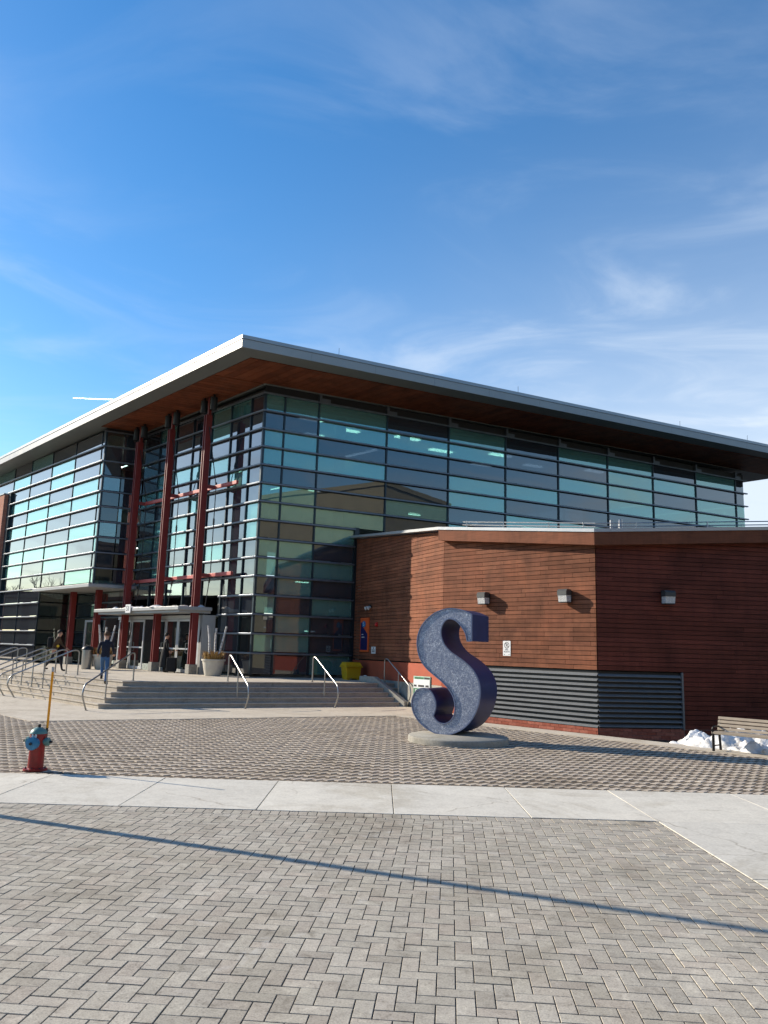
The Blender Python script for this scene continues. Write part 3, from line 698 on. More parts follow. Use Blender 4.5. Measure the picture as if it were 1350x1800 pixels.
for uu in (14.5, 19.5, 24.5):
    q = G(uu, -0.8); mb = MB(); mb.tube([(q.x, q.y, ZP if uu > 19 else 5.2), (q.x, q.y, 13.15)], 0.26, 14, False); mb.build('interior_column', 'interior_dark', gb, True)
lr = random.Random(4)
for (u, v, z, du_, dv_) in [(1.8, 3.0, 13.12, .15, .9), (2.6, 5.6, 13.12, .15, .9), (2.2, 8.6, 13.12, .15, 1.1), (3.5, 11.8, 13.12, .15, 1.1), (2.4, 14.8, 13.12, .15, 1.1), (3.4, 18.2, 13.12, .15, 1.0), (2.4, 21.8, 13.12, .15, 1.0), (4.5, 5.0, 13.12, .15, .8), (5.5, 9.8, 13.12, 1.6, .12), (5, 16, 13.12, .15, 1.0),
                            (2.0, 9.2, 9.06, .12, .7), (2.2, 13.0, 9.06, .12, .7), (2.0, 16.6, 9.06, .12, .7), (1.2, 1.6, 9.4, .9, .06), (0.9, 2.9, 9.4, .08, .6), (1.2, 1.0, 5.1, .9, .06), (0.9, 2.5, 5.1, .08, .6), (1.0, 3.1, 2.9, .08, .5), (1.4, 1.4, 3.0, .5, .06),
                            (14, 0.2, 12.2, .7, .06), (13.2, 0.8, 7.4, .7, .06), (12.6, 2.0, 9.0, .6, .06), (7, 3, 11.2, .7, .06), (9, 2.5, 9.0, .6, .06)]:
    du_, dv_ = (du_ * 1.9, dv_ * 1.25) if z > 13 else (du_, dv_)
    mb = MB(); gbox(mb, u, u + du_, v, v + dv_, z - 0.05, z - 0.01); mb.build('ceiling_light', 'ceiling_light', gb)
# far facade seen through the right end of the glass box
for k in range(0, 8):
    mb = MB(); gbox(mb, 11.9, 12.0, 22, 31.9, ZB[k] - 0.12, ZB[k]); mb.build('rear_fin', 'mullion_metal', gb)
for vv in (23.2, 25.6, 28.0, 30.4):
    mb = MB(); gbox(mb, 11.92, 12.02, vv, vv + 0.09, 7, 13.1); mb.build('rear_mullion', 'mullion_metal', gb)
for k in range(0, 7):
    z1, z0 = zrow(k); mb = MB(); mb.box(G(0, VEND), DU, -Vector((DU.y, -DU.x, 0)), UP, (0.1, 11.8, 0.0, 0.02, z0 + 0.04, z1 - 0.04)); mb.build('end_pane', 'glass_grey', gb)
    mb = MB(); gbox(mb, 0.1, 11.9, VEND, VEND + 0.12, z1 - 0.1, z1); mb.build('rear_fin', 'mullion_metal', gb)

# red twin-plate columns
CU = [3.07, 6.53, 9.96, 13.35, 16.76]; CV = -0.93
for i, uu in enumerate(CU):
    q = G(uu, CV); top = zs(uu, CV) - 0.05 if i < 3 else 4.93
    cc = thing_part = bpy.data.objects.new('column_tmp', None)
    bpy.data.objects.remove(cc)
    mb = MB(); zb = ZP + 0.42
    w_ = 0.155
    for a in (-0.115, 0.06): mb.box(q, DU, NL, UP, (a, a + 0.055, -w_, w_, zb, top - (0.9 if i < 3 else 0.0)))
    mb.box(q, DU, NL, UP, (-0.06, 0.06, -w_ + 0.03, w_ - 0.13, zb, top))
    c = mb.build('column', 'red_steel', gb, bevel=0.008)
    mb = MB(); mb.box(q, DU, NL, UP, (-0.17, 0.17, -0.21, 0.21, ZP, zb)); mb.build('plinth', 'plinth_concrete', c, bevel=0.015)
    if i < 3:
        for s_ in (-1, 1):
            h = q + DU * (0.42 * s_); mb = MB(); mb.lathe((h.x, h.y, top - 0.72), [(0.15, 0), (0.17, 0.03), (0.17, 0.60), (0.05, 0.62), (0.05, 0.78)], 14)
            mb.build('spotlight', 'dark_metal', c, True)
# outrigger beams, arms and tie rods in front of the atrium glass
for lv, zl in enumerate((9.40, 5.28)):
    mb = MB(); vb = -0.34
    mb.box(G(0, vb), DU, NL, UP, (1.25, 10.2, -0.05, 0.07, zl - 0.08, zl + 0.08)); mb.build('brace_beam', 'red_steel_lit', gb, bevel=0.01)
    for i in range(3):
        mb = MB(); mb.box(G(CU[i], 0), DV, NR, UP, (CV + 0.2, vb - 0.02, -0.06, 0.06, zl - 0.10, zl + 0.06)); mb.build('brace_arm', 'red_steel', gb)
        mb = MB(); a = G(CU[i], vb, zl); b = G(CU[i] - 0.9, -0.02, zl)
        mb.tube([a, b], 0.035, 6); mb.build('brace_arm', 'dark_metal', gb)
        if lv == 0:
            t = G(CU[i] - 0.16, CV, 12.2); mb = MB(); mid_ = a.lerp(t, 0.45)
            mb.tube([a + UP * 0.05, t], 0.022, 6); d_ = (t - a).normalized(); mb.tube([mid_ - d_ * 0.14, mid_ - d_ * 0.12, mid_ + d_ * 0.12, mid_ + d_ * 0.14], [0.02, 0.045, 0.045, 0.02], 6)
            mb.tube([a + UP * 0.03, a + UP * 0.22], 0.05, 6); mb.build('tie_rod', 'rod_steel', gb)
            t = G(CU[i], vb, 5.3); mb = MB(); mb.tube([a, t], 0.022, 6); mm_ = a.lerp(t, 0.4); mb.tube([mm_ - UP * 0.15, mm_ + UP * 0.15], 0.045, 6); mb.build('tie_rod', 'rod_steel', gb)
        else:
            t = G(CU[i] - 0.05, CV + 0.25, 2.2); mb = MB(); mb.tube([a, t], 0.022, 6); d_ = (t - a).normalized(); mb.tube([a + d_ * 0.1, a + d_ * 0.35], 0.045, 6); mb.build('tie_rod', 'rod_steel', gb)
# entrance canopy, vestibule and doors
c0, c1 = 2.77, 11.55
mb = MB(); gbox(mb, c0, c1, -1.85, -0.3, 3.64, 3.80); cn = mb.build('canopy', 'canopy_metal', gb, bevel=0.012)
mb = MB(); gbox(mb, c0 + 0.12, c1 - 0.3, -1.73, -0.3, 3.53, 3.638); mb.build('canopy_edge', 'canopy_metal', cn)
mb = MB(); rs = random.Random(3)
for i in range(26):
    uu = rs.uniform(c0 + 0.2, c1 - 0.8); vv = rs.uniform(-1.6, -0.5); q = G(uu, vv); r_ = rs.uniform(0.15, 0.4)
    mb.lathe((q.x, q.y, 3.79), [(r_, 0), (r_ * 0.8, 0.05), (r_ * 0.4, 0.10), (0.02, 0.12)], 9)
o = mb.build('canopy_snow', 'snow', cn, True)
so = G(7.55, -1.85) + NL * 0.02
mb = MB(); mb.box(so, DU, NL, UP, (-0.26, 0.26, 0.0, 0.03, 3.56, 3.96)); sg = mb.build('number_sign', 'sign_white', cn)
put_text('number', 'S1', 0.36, so + NL * 0.035 + UP * 3.76, -DU, UP, 'sign_black', sg)
VD = -0.62
mb = MB(); gbox(mb, 2.95, 3.15, VD, -0.02, ZP, 3.46); mb.build('vestibule_wall', 'canopy_metal', gb)
mb = MB(); gbox(mb, 3.15, 11.4, VD - 0.02, VD + 0.10, 3.30, 3.46); gbox(mb, 3.15, 3.5, VD, VD + 0.1, ZP, 3.30); mb.build('door_header', 'door_frame', gb)
mb = MB(); gbox(mb, 3.2, 11.3, 1.6, 1.7, ZP, 3.4); mb.build('vestibule_back', 'interior_dark', gb)
mb = MB(); gbox(mb, 3.15, 11.4, VD + 0.1, 1.6, 3.42, 3.459); mb.build('vestibule_ceiling', 'interior_ceiling', gb)
def door(u0, u1, handle):
    mb = MB(); f = 0.075
    for a, b, z0, z1 in ((u0, u0 + f, ZP + 0.02, 3.28), (u1 - f, u1, ZP + 0.02, 3.28), (u0 + f, u1 - f, ZP + 0.02, ZP + 0.16), (u0 + f, u1 - f, 3.18, 3.28), (u0 + f, u1 - f, 1.88, 1.95)):
        gbox(mb, a, b, VD, VD + 0.06, z0, z1)
    d = mb.build('door', 'door_frame', gb)
    mb = MB(); gbox(mb, u0 + f, u1 - f, VD + 0.02, VD + 0.03, ZP + 0.16, 3.18); mb.build('door_glass', 'glass_clear', d)
    q = u0 + 0.16 if handle else u1 - 0.16
    a = G(q, VD - 0.07, 1.75); mb = MB(); mb.tube([G(q, VD, 1.72), a, a + UP * 0.42, G(q, VD, 2.17)], 0.02, 6); mb.build('handle', 'stainless', d)
    return d
d1 = door(9.95, 11.3, True)
door(8.5, 9.85, False); door(6.3, 7.4, True); door(5.15, 6.25, False); door(4.0, 5.1, True)
mb = MB(); gbox(mb, 10.35, 10.62, VD - 0.012, VD - 0.004, 2.3, 2.75); mb.build('notice', 'sign_white', d1)
mb = MB(); gbox(mb, 7.45, 8.45, VD + 0.02, VD + 0.05, ZP, 3.3); mb.build('side_light', 'glass_clear', gb)
# side door under the prow
mb = MB()
for a, b, z0, z1 in ((15.0, 15.12, ZP, 3.35), (16.6, 16.72, ZP, 3.35), (15.12, 16.6, 3.23, 3.35)): gbox(mb, a, b, -0.2, -0.06, z0, z1)
sdr = mb.build('side_door', 'door_frame', gb)
mb = MB(); gbox(mb, 15.12, 16.6, -0.14, -0.12, ZP, 3.23); mb.build('door_leaf', 'window_dark', sdr)
mb = MB(); gbox(mb, 15.25, 15.6, -0.16, -0.145, 2.15, 2.6); mb.build('notice', 'sign_white', sdr)

# ================================================================= WOOD CLAD WING
QW = Vector((6.53, 24.15, 0)); PW = Vector((2.27, 28.85, 0)); EW = Vector((-1.21, 36.5, 0))
D3 = Vector((math.cos(R(8.35)), math.sin(R(8.35)), 0)); FW = QW + D3 * 9.0
wg = thing('wood_clad_wing', 'low wing clad in horizontal brown boards with grey louvres, right of the stairs', 'building', QW)
def wallframe(a, b):
    d = (b - a).normalized(); n_ = Vector((d.y, -d.x, 0)); L = (b - a).length
    return d, n_, L
CAPZ = {'Q': 5.94, 'P': 6.62, 'E': 7.30, 'F': 6.50}
segs = {'W1': (EW, PW, 'E', 'P'), 'W2': (PW, QW, 'P', 'Q'), 'W3': (QW, FW, 'Q', 'F')}
# core body behind the cladding
mb = MB(); mb.prism([(EW.x + .25, EW.y), (PW.x + 0.22, PW.y + 0.12), (QW.x + 0.12, QW.y + 0.2), (FW.x, FW.y + 0.2), (FW.x + 2, FW.y + 12), (EW.x + 12, EW.y + 3)], [-0.3] * 6, [7.0, 6.35, 5.7, 6.2, 6.2, 7.0])
mb.build('core', 'interior_dark', wg)
ROW = 0.141
boards = []
rb = random.Random(21)
def board_poly(sg, s0, s1, z0, z1, prio, mat):
    a, b, ka, kb = segs[sg]; d, n_, L = wallframe(a, b)
    za, zb = CAPZ[ka] - 0.15, CAPZ[kb] - 0.15
    # clip under the sloping parapet: z <= za + (zb-za)*s/L
    k = (zb - za) / L
    p = clip([(s0, z0), (s1, z0), (s1, z1), (s0, z1)], -k, 1, za)
    if len(p) < 3 or abs(area(p)) < 0.002: return
    boards.append((prio, a, d, n_, p, mat, rb.uniform(-0.003, 0.003)))
_, _, L1 = wallframe(EW, PW); _, _, L2 = wallframe(PW, QW); _, _, L3 = wallframe(QW, FW)
nrow = 40
for r_ in range(nrow):
    z0 = 1.70 + r_ * ROW
    # W2: short boards, joints staggered in two columns sets
    off = (0.0, 0.30)[r_ % 2] if rb.random() > 0.15 else 0.15
    s = -off
    while s < L2:
        e = s + 0.92
        board_poly('W2', max(0.0, s) + 0.003, min(L2, e) - 0.003, z0 + 0.010, z0 + ROW - 0.006, 0, 'cedar_board'); s = e
for r_ in range(-13, 40):
    z0 = 1.70 + r_ * ROW
    if z0 < -0.2: continue
    cuts = sorted(rb.uniform(0.5, L3 - 0.5) for _ in range(2)); cuts = [0.0] + cuts + [L3]
    if r_ < 0: cuts = [2.72] + [c for c in cuts if c > 3.2]
    for s0, s1 in zip(cuts, cuts[1:]):
        board_poly('W3', s0 + 0.003, s1 - 0.003, z0 + 0.010, z0 + ROW - 0.006, 1, 'cedar_board_red')
for r_ in range(nrow):
    z0 = 1.70 + r_ * ROW
    s = -rb.uniform(0, 2.0)
    while s < L1:
        e = s + 2.4; board_poly('W1', max(0.0, s) + 0.003, min(L1, e) - 0.003, z0 + 0.010, z0 + ROW - 0.006, 2, 'cedar_board'); s = e
boards.sort(key=lambda b: b[0])
rest = {}
for i, (prio, a, d, n_, p, mat, j) in enumerate(boards):
    q = p if area(p) > 0 else p[::-1]; n = len(q)
    vs = [a + d * s + UP * z + n_ * (0.0) for s, z in q] + [a + d * s + UP * z + n_ * (0.03 + j) for s, z in q]
    fs = [list(range(n))[::-1], list(range(n, 2 * n))] + [[k, (k + 1) % n, n + (k + 1) % n, n + k] for k in range(n)]
    if i < 300: mb = MB(); mb.add(vs, fs); mb.build('board', mat, wg)
    else: rest.setdefault(mat, MB()).add(vs, fs)
for mat, mb in rest.items(): tag(mb.build('board_cladding', mat, wg), kind='stuff')
# fascia and cap follow the sloping parapet
OV = {'W1': 0.10, 'W2': 0.10, 'W3': 0.10}
def off(p, n1, n2, o):
    m_ = (n1 + n2); return p + m_ * (o / (1 + n1.dot(n2)))
n1_, n2_, n3_ = wallframe(EW, PW)[1], wallframe(PW, QW)[1], wallframe(QW, FW)[1]
def ring(o): return [EW + n1_ * o, off(PW, n1_, n2_, o), off(QW, n2_, n3_, o), FW + n3_ * o]
cz = [CAPZ[k] for k in 'EPQF']
def band(name, o0, o1, d0, d1, mat, gap=0.0):
    ra, rb2 = ring(o0), ring(o1)
    for i in range(1 if name == 'fascia' else 0, 3):
        pts = [rb2[i], rb2[i + 1], ra[i + 1], ra[i]]; z_ = [cz[i], cz[i + 1], cz[i + 1], cz[i]]
        mb = MB(); mb.prism([(p.x, p.y) for p in pts], [q + d0 for q in z_], [q + d1 for q in z_]); mb.build(name, mat, wg)
band('fascia', 0.034, 0.30, -0.50, -0.11, 'cedar_board')
band('parapet_cap', -0.30, 0.33, -0.105, 0.0, 'cap_grey')
# roof edge rail, posts and vents
for dz in (0.13, 0.24):
    r0 = ring(-0.12); mb = MB(); mb.tube([r0[1].lerp(r0[2], 0.12) + UP * (CAPZ['P'] + (CAPZ['Q'] - CAPZ['P']) * 0.12 + dz), r0[2] + UP * (CAPZ['Q'] + dz), r0[3] + UP * (CAPZ['F'] + dz)], 0.018, 6); mb.build('roof_rail', 'stainless', wg)
r0 = ring(-0.12)
for i, (a, b, ka, kb) in enumerate(((r0[1], r0[2], 'P', 'Q'), (r0[2], r0[3], 'Q', 'F'))):
    for t in (0.15, 0.42, 0.72, 0.93):
        q = a.lerp(b, t); z_ = CAPZ[ka] + (CAPZ[kb] - CAPZ[ka]) * t; mb = MB(); mb.tube([q + UP * z_, q + UP * (z_ + 0.26)], 0.022, 6); mb.build('rail_post', 'stainless', wg)
for t, h in ((0.075, 0.34), (0.11, 0.38)):
    q = r0[2].lerp(r0[3], t) + Vector((0, 0.5, 0)); mb = MB(); mb.tube([q + UP * 5.6, q + UP * (6.05 + h)], 0.07 if t > .1 else 0.04, 10); mb.build('roof_vent', 'cap_grey', wg)
# louvres
def louvre(a, d, n_, s0, s1, z0, z1, nn, nm):
    mb = MB(); mb.box(a, d, n_, UP, (s0, s1, -0.06, -0.03, z0, z1)); fr = mb.build('louvre_' + nm, 'black_metal', wg)
    h = (z1 - z0) / nn
    for i in range(nn):
        zz = z0 + h * i; mb = MB()
        pr = [(0.055, zz + 0.004), (0.055, zz + 0.016), (-0.026, zz + h * 0.56), (-0.026, zz + h * 0.56 - 0.012), (0.046, zz + 0.004)]
        P = [a + d * x_ + n_ * y_ + UP * z_ for x_ in (s0 + 0.01, s1) for y_, z_ in pr]
        fs = [[k_, 5 + k_, 5 + (k_ + 1) % 5, (k_ + 1) % 5] for k_ in range(5)] + [[4, 3, 2, 1, 0], [5, 6, 7, 8, 9]]
        mb.add(P, fs); ob = mb.build('slat', 'louver_grey', fr)
    return fr
d2, n2w, _ = wallframe(PW, QW)
louvre(PW, d2, n2w, 0.9, L2, 0.03, 1.68, 11, 'panel')
d3, n3w, _ = wallframe(QW, FW)
lf = louvre(QW, d3, n3w, 0.0, 2.66, 0.05, 1.67, 11, 'panel')
mb = MB(); mb.box(QW, d3, n3w, UP, (2.66, 2.715, -0.05, 0.06, 0.0, 1.69)); mb.build('louvre_frame', 'louver_grey', lf)
mb = MB(); mb.box(PW, d2, n2w, UP, (0.85, 0.9, -0.05, 0.06, 0.0, 1.69)); mb.build('louvre_frame', 'louver_grey', lf)
# brick plinth under the louvres
mb = MB(); mb.box(PW, d2, n2w, UP, (0.0, L2 - 0.01, -0.1, 0.02, -0.5, 0.028)); mb.box(QW, d3, n3w, UP, (0.0, L3, -0.1, 0.02, -0.5, 0.02)); pl = mb.build('brick_plinth', 'mortar', wg)
for a, d, n_, L in ((PW, d2, n2w, L2), (QW, d3, n3w, 2.7)):
    for r_ in range(4):
        s = -0.15 if r_ % 2 else 0.0
        while s < L:
            s0, s1 = max(0.0, s) + 0.004, min(L, s + 0.30) - 0.004
            if s1 - s0 > 0.03:
                mb = MB(); j = rb.uniform(0, 0.006); mb.box(a, d, n_, UP, (s0, s1, -0.02, 0.034 + j, -0.36 + r_ * 0.097, -0.36 + r_ * 0.097 + 0.088)); mb.build('brick', 'brick_red', pl)
            s += 0.30
mb = MB(); mb.box(PW, d2, n2w, UP, (0.0, 0.85, -0.05, 0.05, 0.03, 1.69)); mb.build('orange_panel', 'wall_orange', wg)
d1w, n1w, _ = wallframe(EW, PW)
mb = MB(); mb.box(EW, d1w, n1w, UP, (0.0, L1, -0.05, 0.05, 0.92, 1.66)); mb.build('orange_panel', 'wall_orange', wg)
mb = MB(); mb.box(EW, d1w, n1w, UP, (0.0, L1, -0.05, 0.04, -0.3, 0.919)); mb.build('concrete_base', 'plinth_concrete', wg)

# --- fittings on the wing walls (things of their own)
def wall_lamp(a, d, n_, s, z, label):
    b = a + d * s + n_ * 0.034
    t = thing('wall_lamp', label, 'lamp', (b.x, b.y, z), 'box lamps on the wing walls')
    mb = MB(); mb.box(b, d, n_, UP, (-0.14, 0.14, 0.0, 0.06, z - 0.17, z + 0.17)); mb.build('back_plate', 'dark_metal', t)
    mb = MB()
    pr = [(0.06, z + 0.20), (0.28, z + 0.20), (0.33, z + 0.14), (0.33, z + 0.02), (0.06, z + 0.02)]
    vs = [b + d * s_ + n_ * y_ + UP * z_ for s_ in (-0.17, 0.17) for y_, z_ in pr]; n = 5
    mb.add(vs, [list(range(n)), list(range(n, 2 * n))[::-1]] + [[i, n + i, n + (i + 1) % n, (i + 1) % n] for i in range(n)]); mb.build('housing', 'lamp_grey', t)
    mb = MB()
    pr = [(0.06, z + 0.018), (0.315, z + 0.018), (0.28, z - 0.19), (0.06, z - 0.19)]
    vs = [b + d * s_ + n_ * y_ + UP * z_ for s_ in (-0.155, 0.155) for y_, z_ in pr]; n = 4
    mb.add(vs, [list(range(n)), list(range(n, 2 * n))[::-1]] + [[i, n + i, n + (i + 1) % n, (i + 1) % n] for i in range(n)]); mb.build('lens', 'lens_glass', t)
    mb = MB(); mb.box(b, d, n_, UP, (-0.165, 0.165, 0.06, 0.29, z - 0.215, z - 0.192)); mb.build('lens_frame', 'dark_metal', t)
wall_lamp(PW, d2, n2w, L2 - 4.3, 3.96, 'grey box wall lamp on the sunlit boards, above the right of the letter sculpture')
wall_lamp(PW, d2, n2w, L2 - 1.0, 3.94, 'grey box wall lamp casting a shadow near the corner of the sunlit boards')
wall_lamp(QW, d3, n3w, 2.23, 3.95, 'dark box wall lamp on the shaded reddish boards, over the louvres')
# no parking sign
sb = PW + d2 * (L2 - 3.42) + n2w * 0.036
t = thing('parking_sign', 'small white no parking sign on the sunlit boards beside the letter sculpture', 'sign', (sb.x, sb.y, 2.03))
mb = MB(); mb.box(sb, d2, n2w, UP, (-0.16, 0.16, 0.0, 0.006, 2.04, 2.53)); mb.build('panel', 'sign_white', t, bevel=0.003)
tx = -d2 if d2.cross(UP).dot(n2w) < 0 else d2
ctr = sb + n2w * 0.008
mb = MB()
for i in range(32):
    a0, a1 = 2 * math.pi * i / 32, 2 * math.pi * (i + 1) / 32
    mb.add([ctr + tx * (math.cos(a) * r_) + UP * (2.39 + math.sin(a) * r_) for a, r_ in ((a0, .085), (a1, .085), (a1, .105), (a0, .105))], [[0, 1, 2, 3]])
c_, s_ = math.cos(R(-45)), math.sin(R(-45))
mb.add([ctr + tx * (c_ * x_ - s_ * y_) + UP * (2.39 + s_ * x_ + c_ * y_) for x_, y_ in ((-.09, -.01), (.09, -.01), (.09, .01), (-.09, .01))], [[0, 1, 2, 3]]); mb.build('prohibition_ring', 'sign_black', t)
put_text('letter', 'P', 0.17, ctr + UP * 2.385, tx, UP, 'sign_black', t, 0.001)
put_text('lettering', 'FIRE', 0.075, ctr + UP * 2.245, tx, UP, 'sign_black', t, 0.001)
put_text('lettering', 'ROUTE', 0.075, ctr + UP * 2.175, tx, UP, 'sign_black', t, 0.001)
mb = MB()
for sg_ in (-1, 1): mb.add([ctr + tx * (sg_ * x_) + UP * z_ for x_, z_ in ((.07, 2.085), (.11, 2.105), (.11, 2.065))], [[0, 1, 2]])
mb.build('arrow', 'sign_black', t)
# poster on W1
def w1pt(s, z, o=0.036): return EW + d1w * (L1 - s) + n1w * o + UP * z
t = thing('wall_poster', 'tall orange and navy poster board on the dark boarded wall near the yellow bin', 'poster', w1pt(7.05, 2.02))
pb_ = w1pt(7.05, 0)
def w1box(mb, s0, s1, o0, o1, z0, z1): mb.box(pb_, d1w, n1w, UP, (s0, s1, o0, o1, z0, z1))
mb = MB(); w1box(mb, -0.46, 0.46, 0.0, 0.04, 2.02, 3.50); mb.build('board', 'poster_orange', t)
mb = MB()
f = lambda s_, z_: pb_ + d1w * s_ + n1w * 0.045 + UP * z_
mb.add([f(-0.40, 2.10), f(0.36, 2.10), f(0.36, 2.80), f(0.1, 2.95), f(-0.15, 3.12), f(-0.30, 3.30), f(-0.40, 3.32)], [list(range(7))]); mb.build('print', 'poster_navy', t)
mb = MB(); mb.add([pb_ + d1w * (-0.05 + 0.2 * math.cos(a)) + n1w * 0.050 + UP * (3.22 + 0.14 * math.sin(a)) for a in [2 * math.pi * i / 24 for i in range(24)]], [list(range(24))]); em = mb.build('emblem', 'poster_blue', t)
put_text('emblem_letter', 'S', 0.22, pb_ + d1w * -0.05 + n1w * 0.053 + UP * 3.22, d1w, UP, 'sign_white', em, 0.001)
mb = MB(); w1box(mb, -0.28, -0.08, 0.046, 0.05, 2.76, 2.79); w1box(mb, -0.25, 0.05, 0.046, 0.05, 2.64, 2.67); mb.build('caption', 'sign_white', t)
t = thing('notice_sign', 'small white notice with dark lines on the dark boards, right of the tall poster', 'sign', w1pt(6.08, 1.96))
nb_ = w1pt(6.08, 0); mb = MB(); mb.box(nb_, d1w, n1w, UP, (-0.22, 0.22, 0, 0.008, 1.96, 2.25)); mb.build('panel', 'sign_white', t)
mb = MB(); mb.box(nb_, d1w, n1w, UP, (-0.15, 0.15, 0.009, 0.011, 2.09, 2.125)); mb.box(nb_, d1w, n1w, UP, (-0.15, 0.15, 0.009, 0.011, 2.02, 2.055)); mb.box(nb_, d1w, n1w, UP, (-0.05, 0.05, 0.009, 0.011, 2.17, 2.215)); mb.build('print', 'sign_black', t)
t = thing('fire_alarm', 'small red alarm bell high on the dark boards right of the tall poster', 'alarm', w1pt(5.79, 3.18))
ab = w1pt(5.79, 0); mb = MB(); mb.box(ab, d1w, n1w, UP, (-0.07, 0.07, 0, 0.04, 3.1, 3.28)); mb.build('box', 'alarm_red', t)
mb = MB(); mb.lathe(ab + n1w * 0.04 + UP * 3.19, [(0.075, 0), (0.07, 0.03), (0.03, 0.06)], 14, n1w); mb.build('bell', 'alarm_red', t, True)
t = thing('security_light', 'small twin head security light on the dark boards above the tall poster', 'lamp', w1pt(6.55, 3.98))
sb_ = w1pt(6.55, 0); mb = MB(); mb.box(sb_, d1w, n1w, UP, (-0.1, 0.1, 0, 0.06, 3.92, 4.04)); mb.build('bracket', 'dark_metal', t)
for s_ in (-0.14, 0.14):
    mb = MB(); mb.lathe(sb_ + d1w * s_ + n1w * 0.06 + UP * 3.95, [(0.05, 0), (0.09, 0.14), (0.02, 0.15)], 12, n1w - UP * 0.5); mb.build('lamp_head', 'lens_glass', t, True)

# ================================================================= LETTER SCULPTURE
SOUT = [(0.596,2.884),(0.476,2.933),(0.344,2.983),(0.189,3.013),(0.033,3.024),(-0.124,3.007),(-0.281,2.963),(-0.416,2.902),(-0.552,2.809),(-0.665,2.707),(-0.755,2.593),(-0.821,2.47),(-0.864,2.326),(-0.877,2.183),(-0.865,2.041),(-0.831,1.9),(-0.771,1.761),(-0.688,1.643),(-0.583,1.536),(-0.456,1.441),(-0.319,1.347),(-0.183,1.254),(-0.071,1.161),(0.019,1.067),(0.097,0.964),(0.153,0.851),(0.181,0.717),(0.185,0.601),(0.165,0.484),(0.116,0.385),(0.03,0.302),(-0.078,0.257),(-0.188,0.259),(-0.289,0.3),(-0.357,0.364),(-0.391,0.42),(-0.37,0.48),(-0.338,0.57),(-0.329,0.668),(-0.342,0.765),(-0.377,0.861),(-0.435,0.957),(-0.504,1.022),(-0.595,1.058),(-0.686,1.063),(-0.777,1.045),(-0.868,0.991),(-0.935,0.912),(-0.978,0.81),(-0.992,0.689),(-0.972,0.552),(-0.911,0.417),(-0.817,0.295),(-0.701,0.194),(-0.564,0.106),(-0.406,0.04),(-0.25,0.003),(-0.096,-0.005),(0.057,0.016),(0.207,0.066),(0.378,0.154),(0.526,0.279),(0.652,0.439),(0.745,0.616),(0.807,0.809),(0.833,1.001),(0.825,1.173),(0.782,1.325),(0.706,1.466),(0.609,1.588),(0.489,1.691),(0.358,1.785),(0.216,1.869),(0.071,1.954),(-0.052,2.06),(-0.143,2.178),(-0.202,2.317),(-0.22,2.457),(-0.202,2.578),(-0.152,2.68),(-0.074,2.751),(0.026,2.772),(0.126,2.752),(0.215,2.702),(0.293,2.633),(0.371,2.535),(0.438,2.426),(0.472,2.308),(0.483,2.238),(0.602,2.24)]
SB = Vector((1.688, 19.708, 0.145)); SN = Vector((0.5, 0.866, 0)); SE = Vector((0.866, -0.5, 0))
ls = thing('letter_sculpture', 'giant navy letter S sculpture with a sparkling front on a round concrete base', 'sculpture', (1.95, 19.85, 0))
c2 = bpy.data.curves.new('s_outline', 'CURVE'); c2.dimensions = '2D'; c2.fill_mode = 'FRONT'
def catmull(pts, cyc=True, sub=2, sharp=()):
    o = []; n = len(pts)
    for i in range(n):
        p0, p1, p2, p3 = pts[i - 1], pts[i], pts[(i + 1) % n], pts[(i + 2) % n]
        if i in sharp: p0 = p1
        if (i + 1) % n in sharp: p3 = p2
        for k in range(sub):
            t = k / sub
            o.append(tuple(0.5 * (2 * p1[j] + (p2[j] - p0[j]) * t + (2 * p0[j] - 5 * p1[j] + 4 * p2[j] - p3[j]) * t * t + (3 * p1[j] - p0[j] - 3 * p2[j] + p3[j]) * t ** 3) for j in (0, 1)))
    return o
SO = catmull(SOUT, True, 3, (0, len(SOUT) - 1, len(SOUT) - 2, 35))
from mathutils.geometry import tessellate_polygon
def fillmesh(pts):
    return [list(f) for f in tessellate_polygon([[Vector((p[0], p[1], 0)) for p in pts]])]
sf = fillmesh(SO); TH = 1.08; n = len(SO)
def s3(p, t): return SB + SE * p[0] + UP * p[1] + SN * t
mb = MB(); mb.add([s3(p, 0.0) for p in SO], [f[::-1] for f in sf])
if True:
    o = mb.build('front_face', 'letter_front', ls)
    o.data.update()
    if o.data.polygons[0].normal.dot(SN) > 0: o.data.flip_normals()
mb = MB(); mb.add([s3(p, 0.004) for p in SO] + [s3(p, TH) for p in SO], [[i, (i + 1) % n, n + (i + 1) % n, n + i] for i in range(n)] + [[i + n for i in f] for f in sf])
o = mb.build('side_shell', 'letter_side', ls, True)
# thin lip round the front
mb = MB(); cx_ = 0
def offset_pts(pts, d):
    r_ = []; n_ = len(pts)
    for i in range(n_):
        a, b = pts[i - 1], pts[(i + 1) % n_]; tx_, ty_ = b[0] - a[0], b[1] - a[1]; l = math.hypot(tx_, ty_) or 1
        r_.append((pts[i][0] - ty_ / l * d, pts[i][1] + tx_ / l * d))
    return r_
op = offset_pts(SO, -0.012); ip = offset_pts(SO, 0.014)
mb.add([s3(p, -0.018) for p in op] + [s3(p, -0.018) for p in ip] + [s3(p, 0.03) for p in op] + [s3(p, 0.0) for p in ip],
       [[i, (i + 1) % n, n + (i + 1) % n, n + i] for i in range(n)] + [[i, 2 * n + i, 2 * n + (i + 1) % n, (i + 1) % n] for i in range(n)] + [[n + i, n + (i + 1) % n, 3 * n + (i + 1) % n, 3 * n + i] for i in range(n)])
mb.build('edge_trim', 'letter_trim', ls)
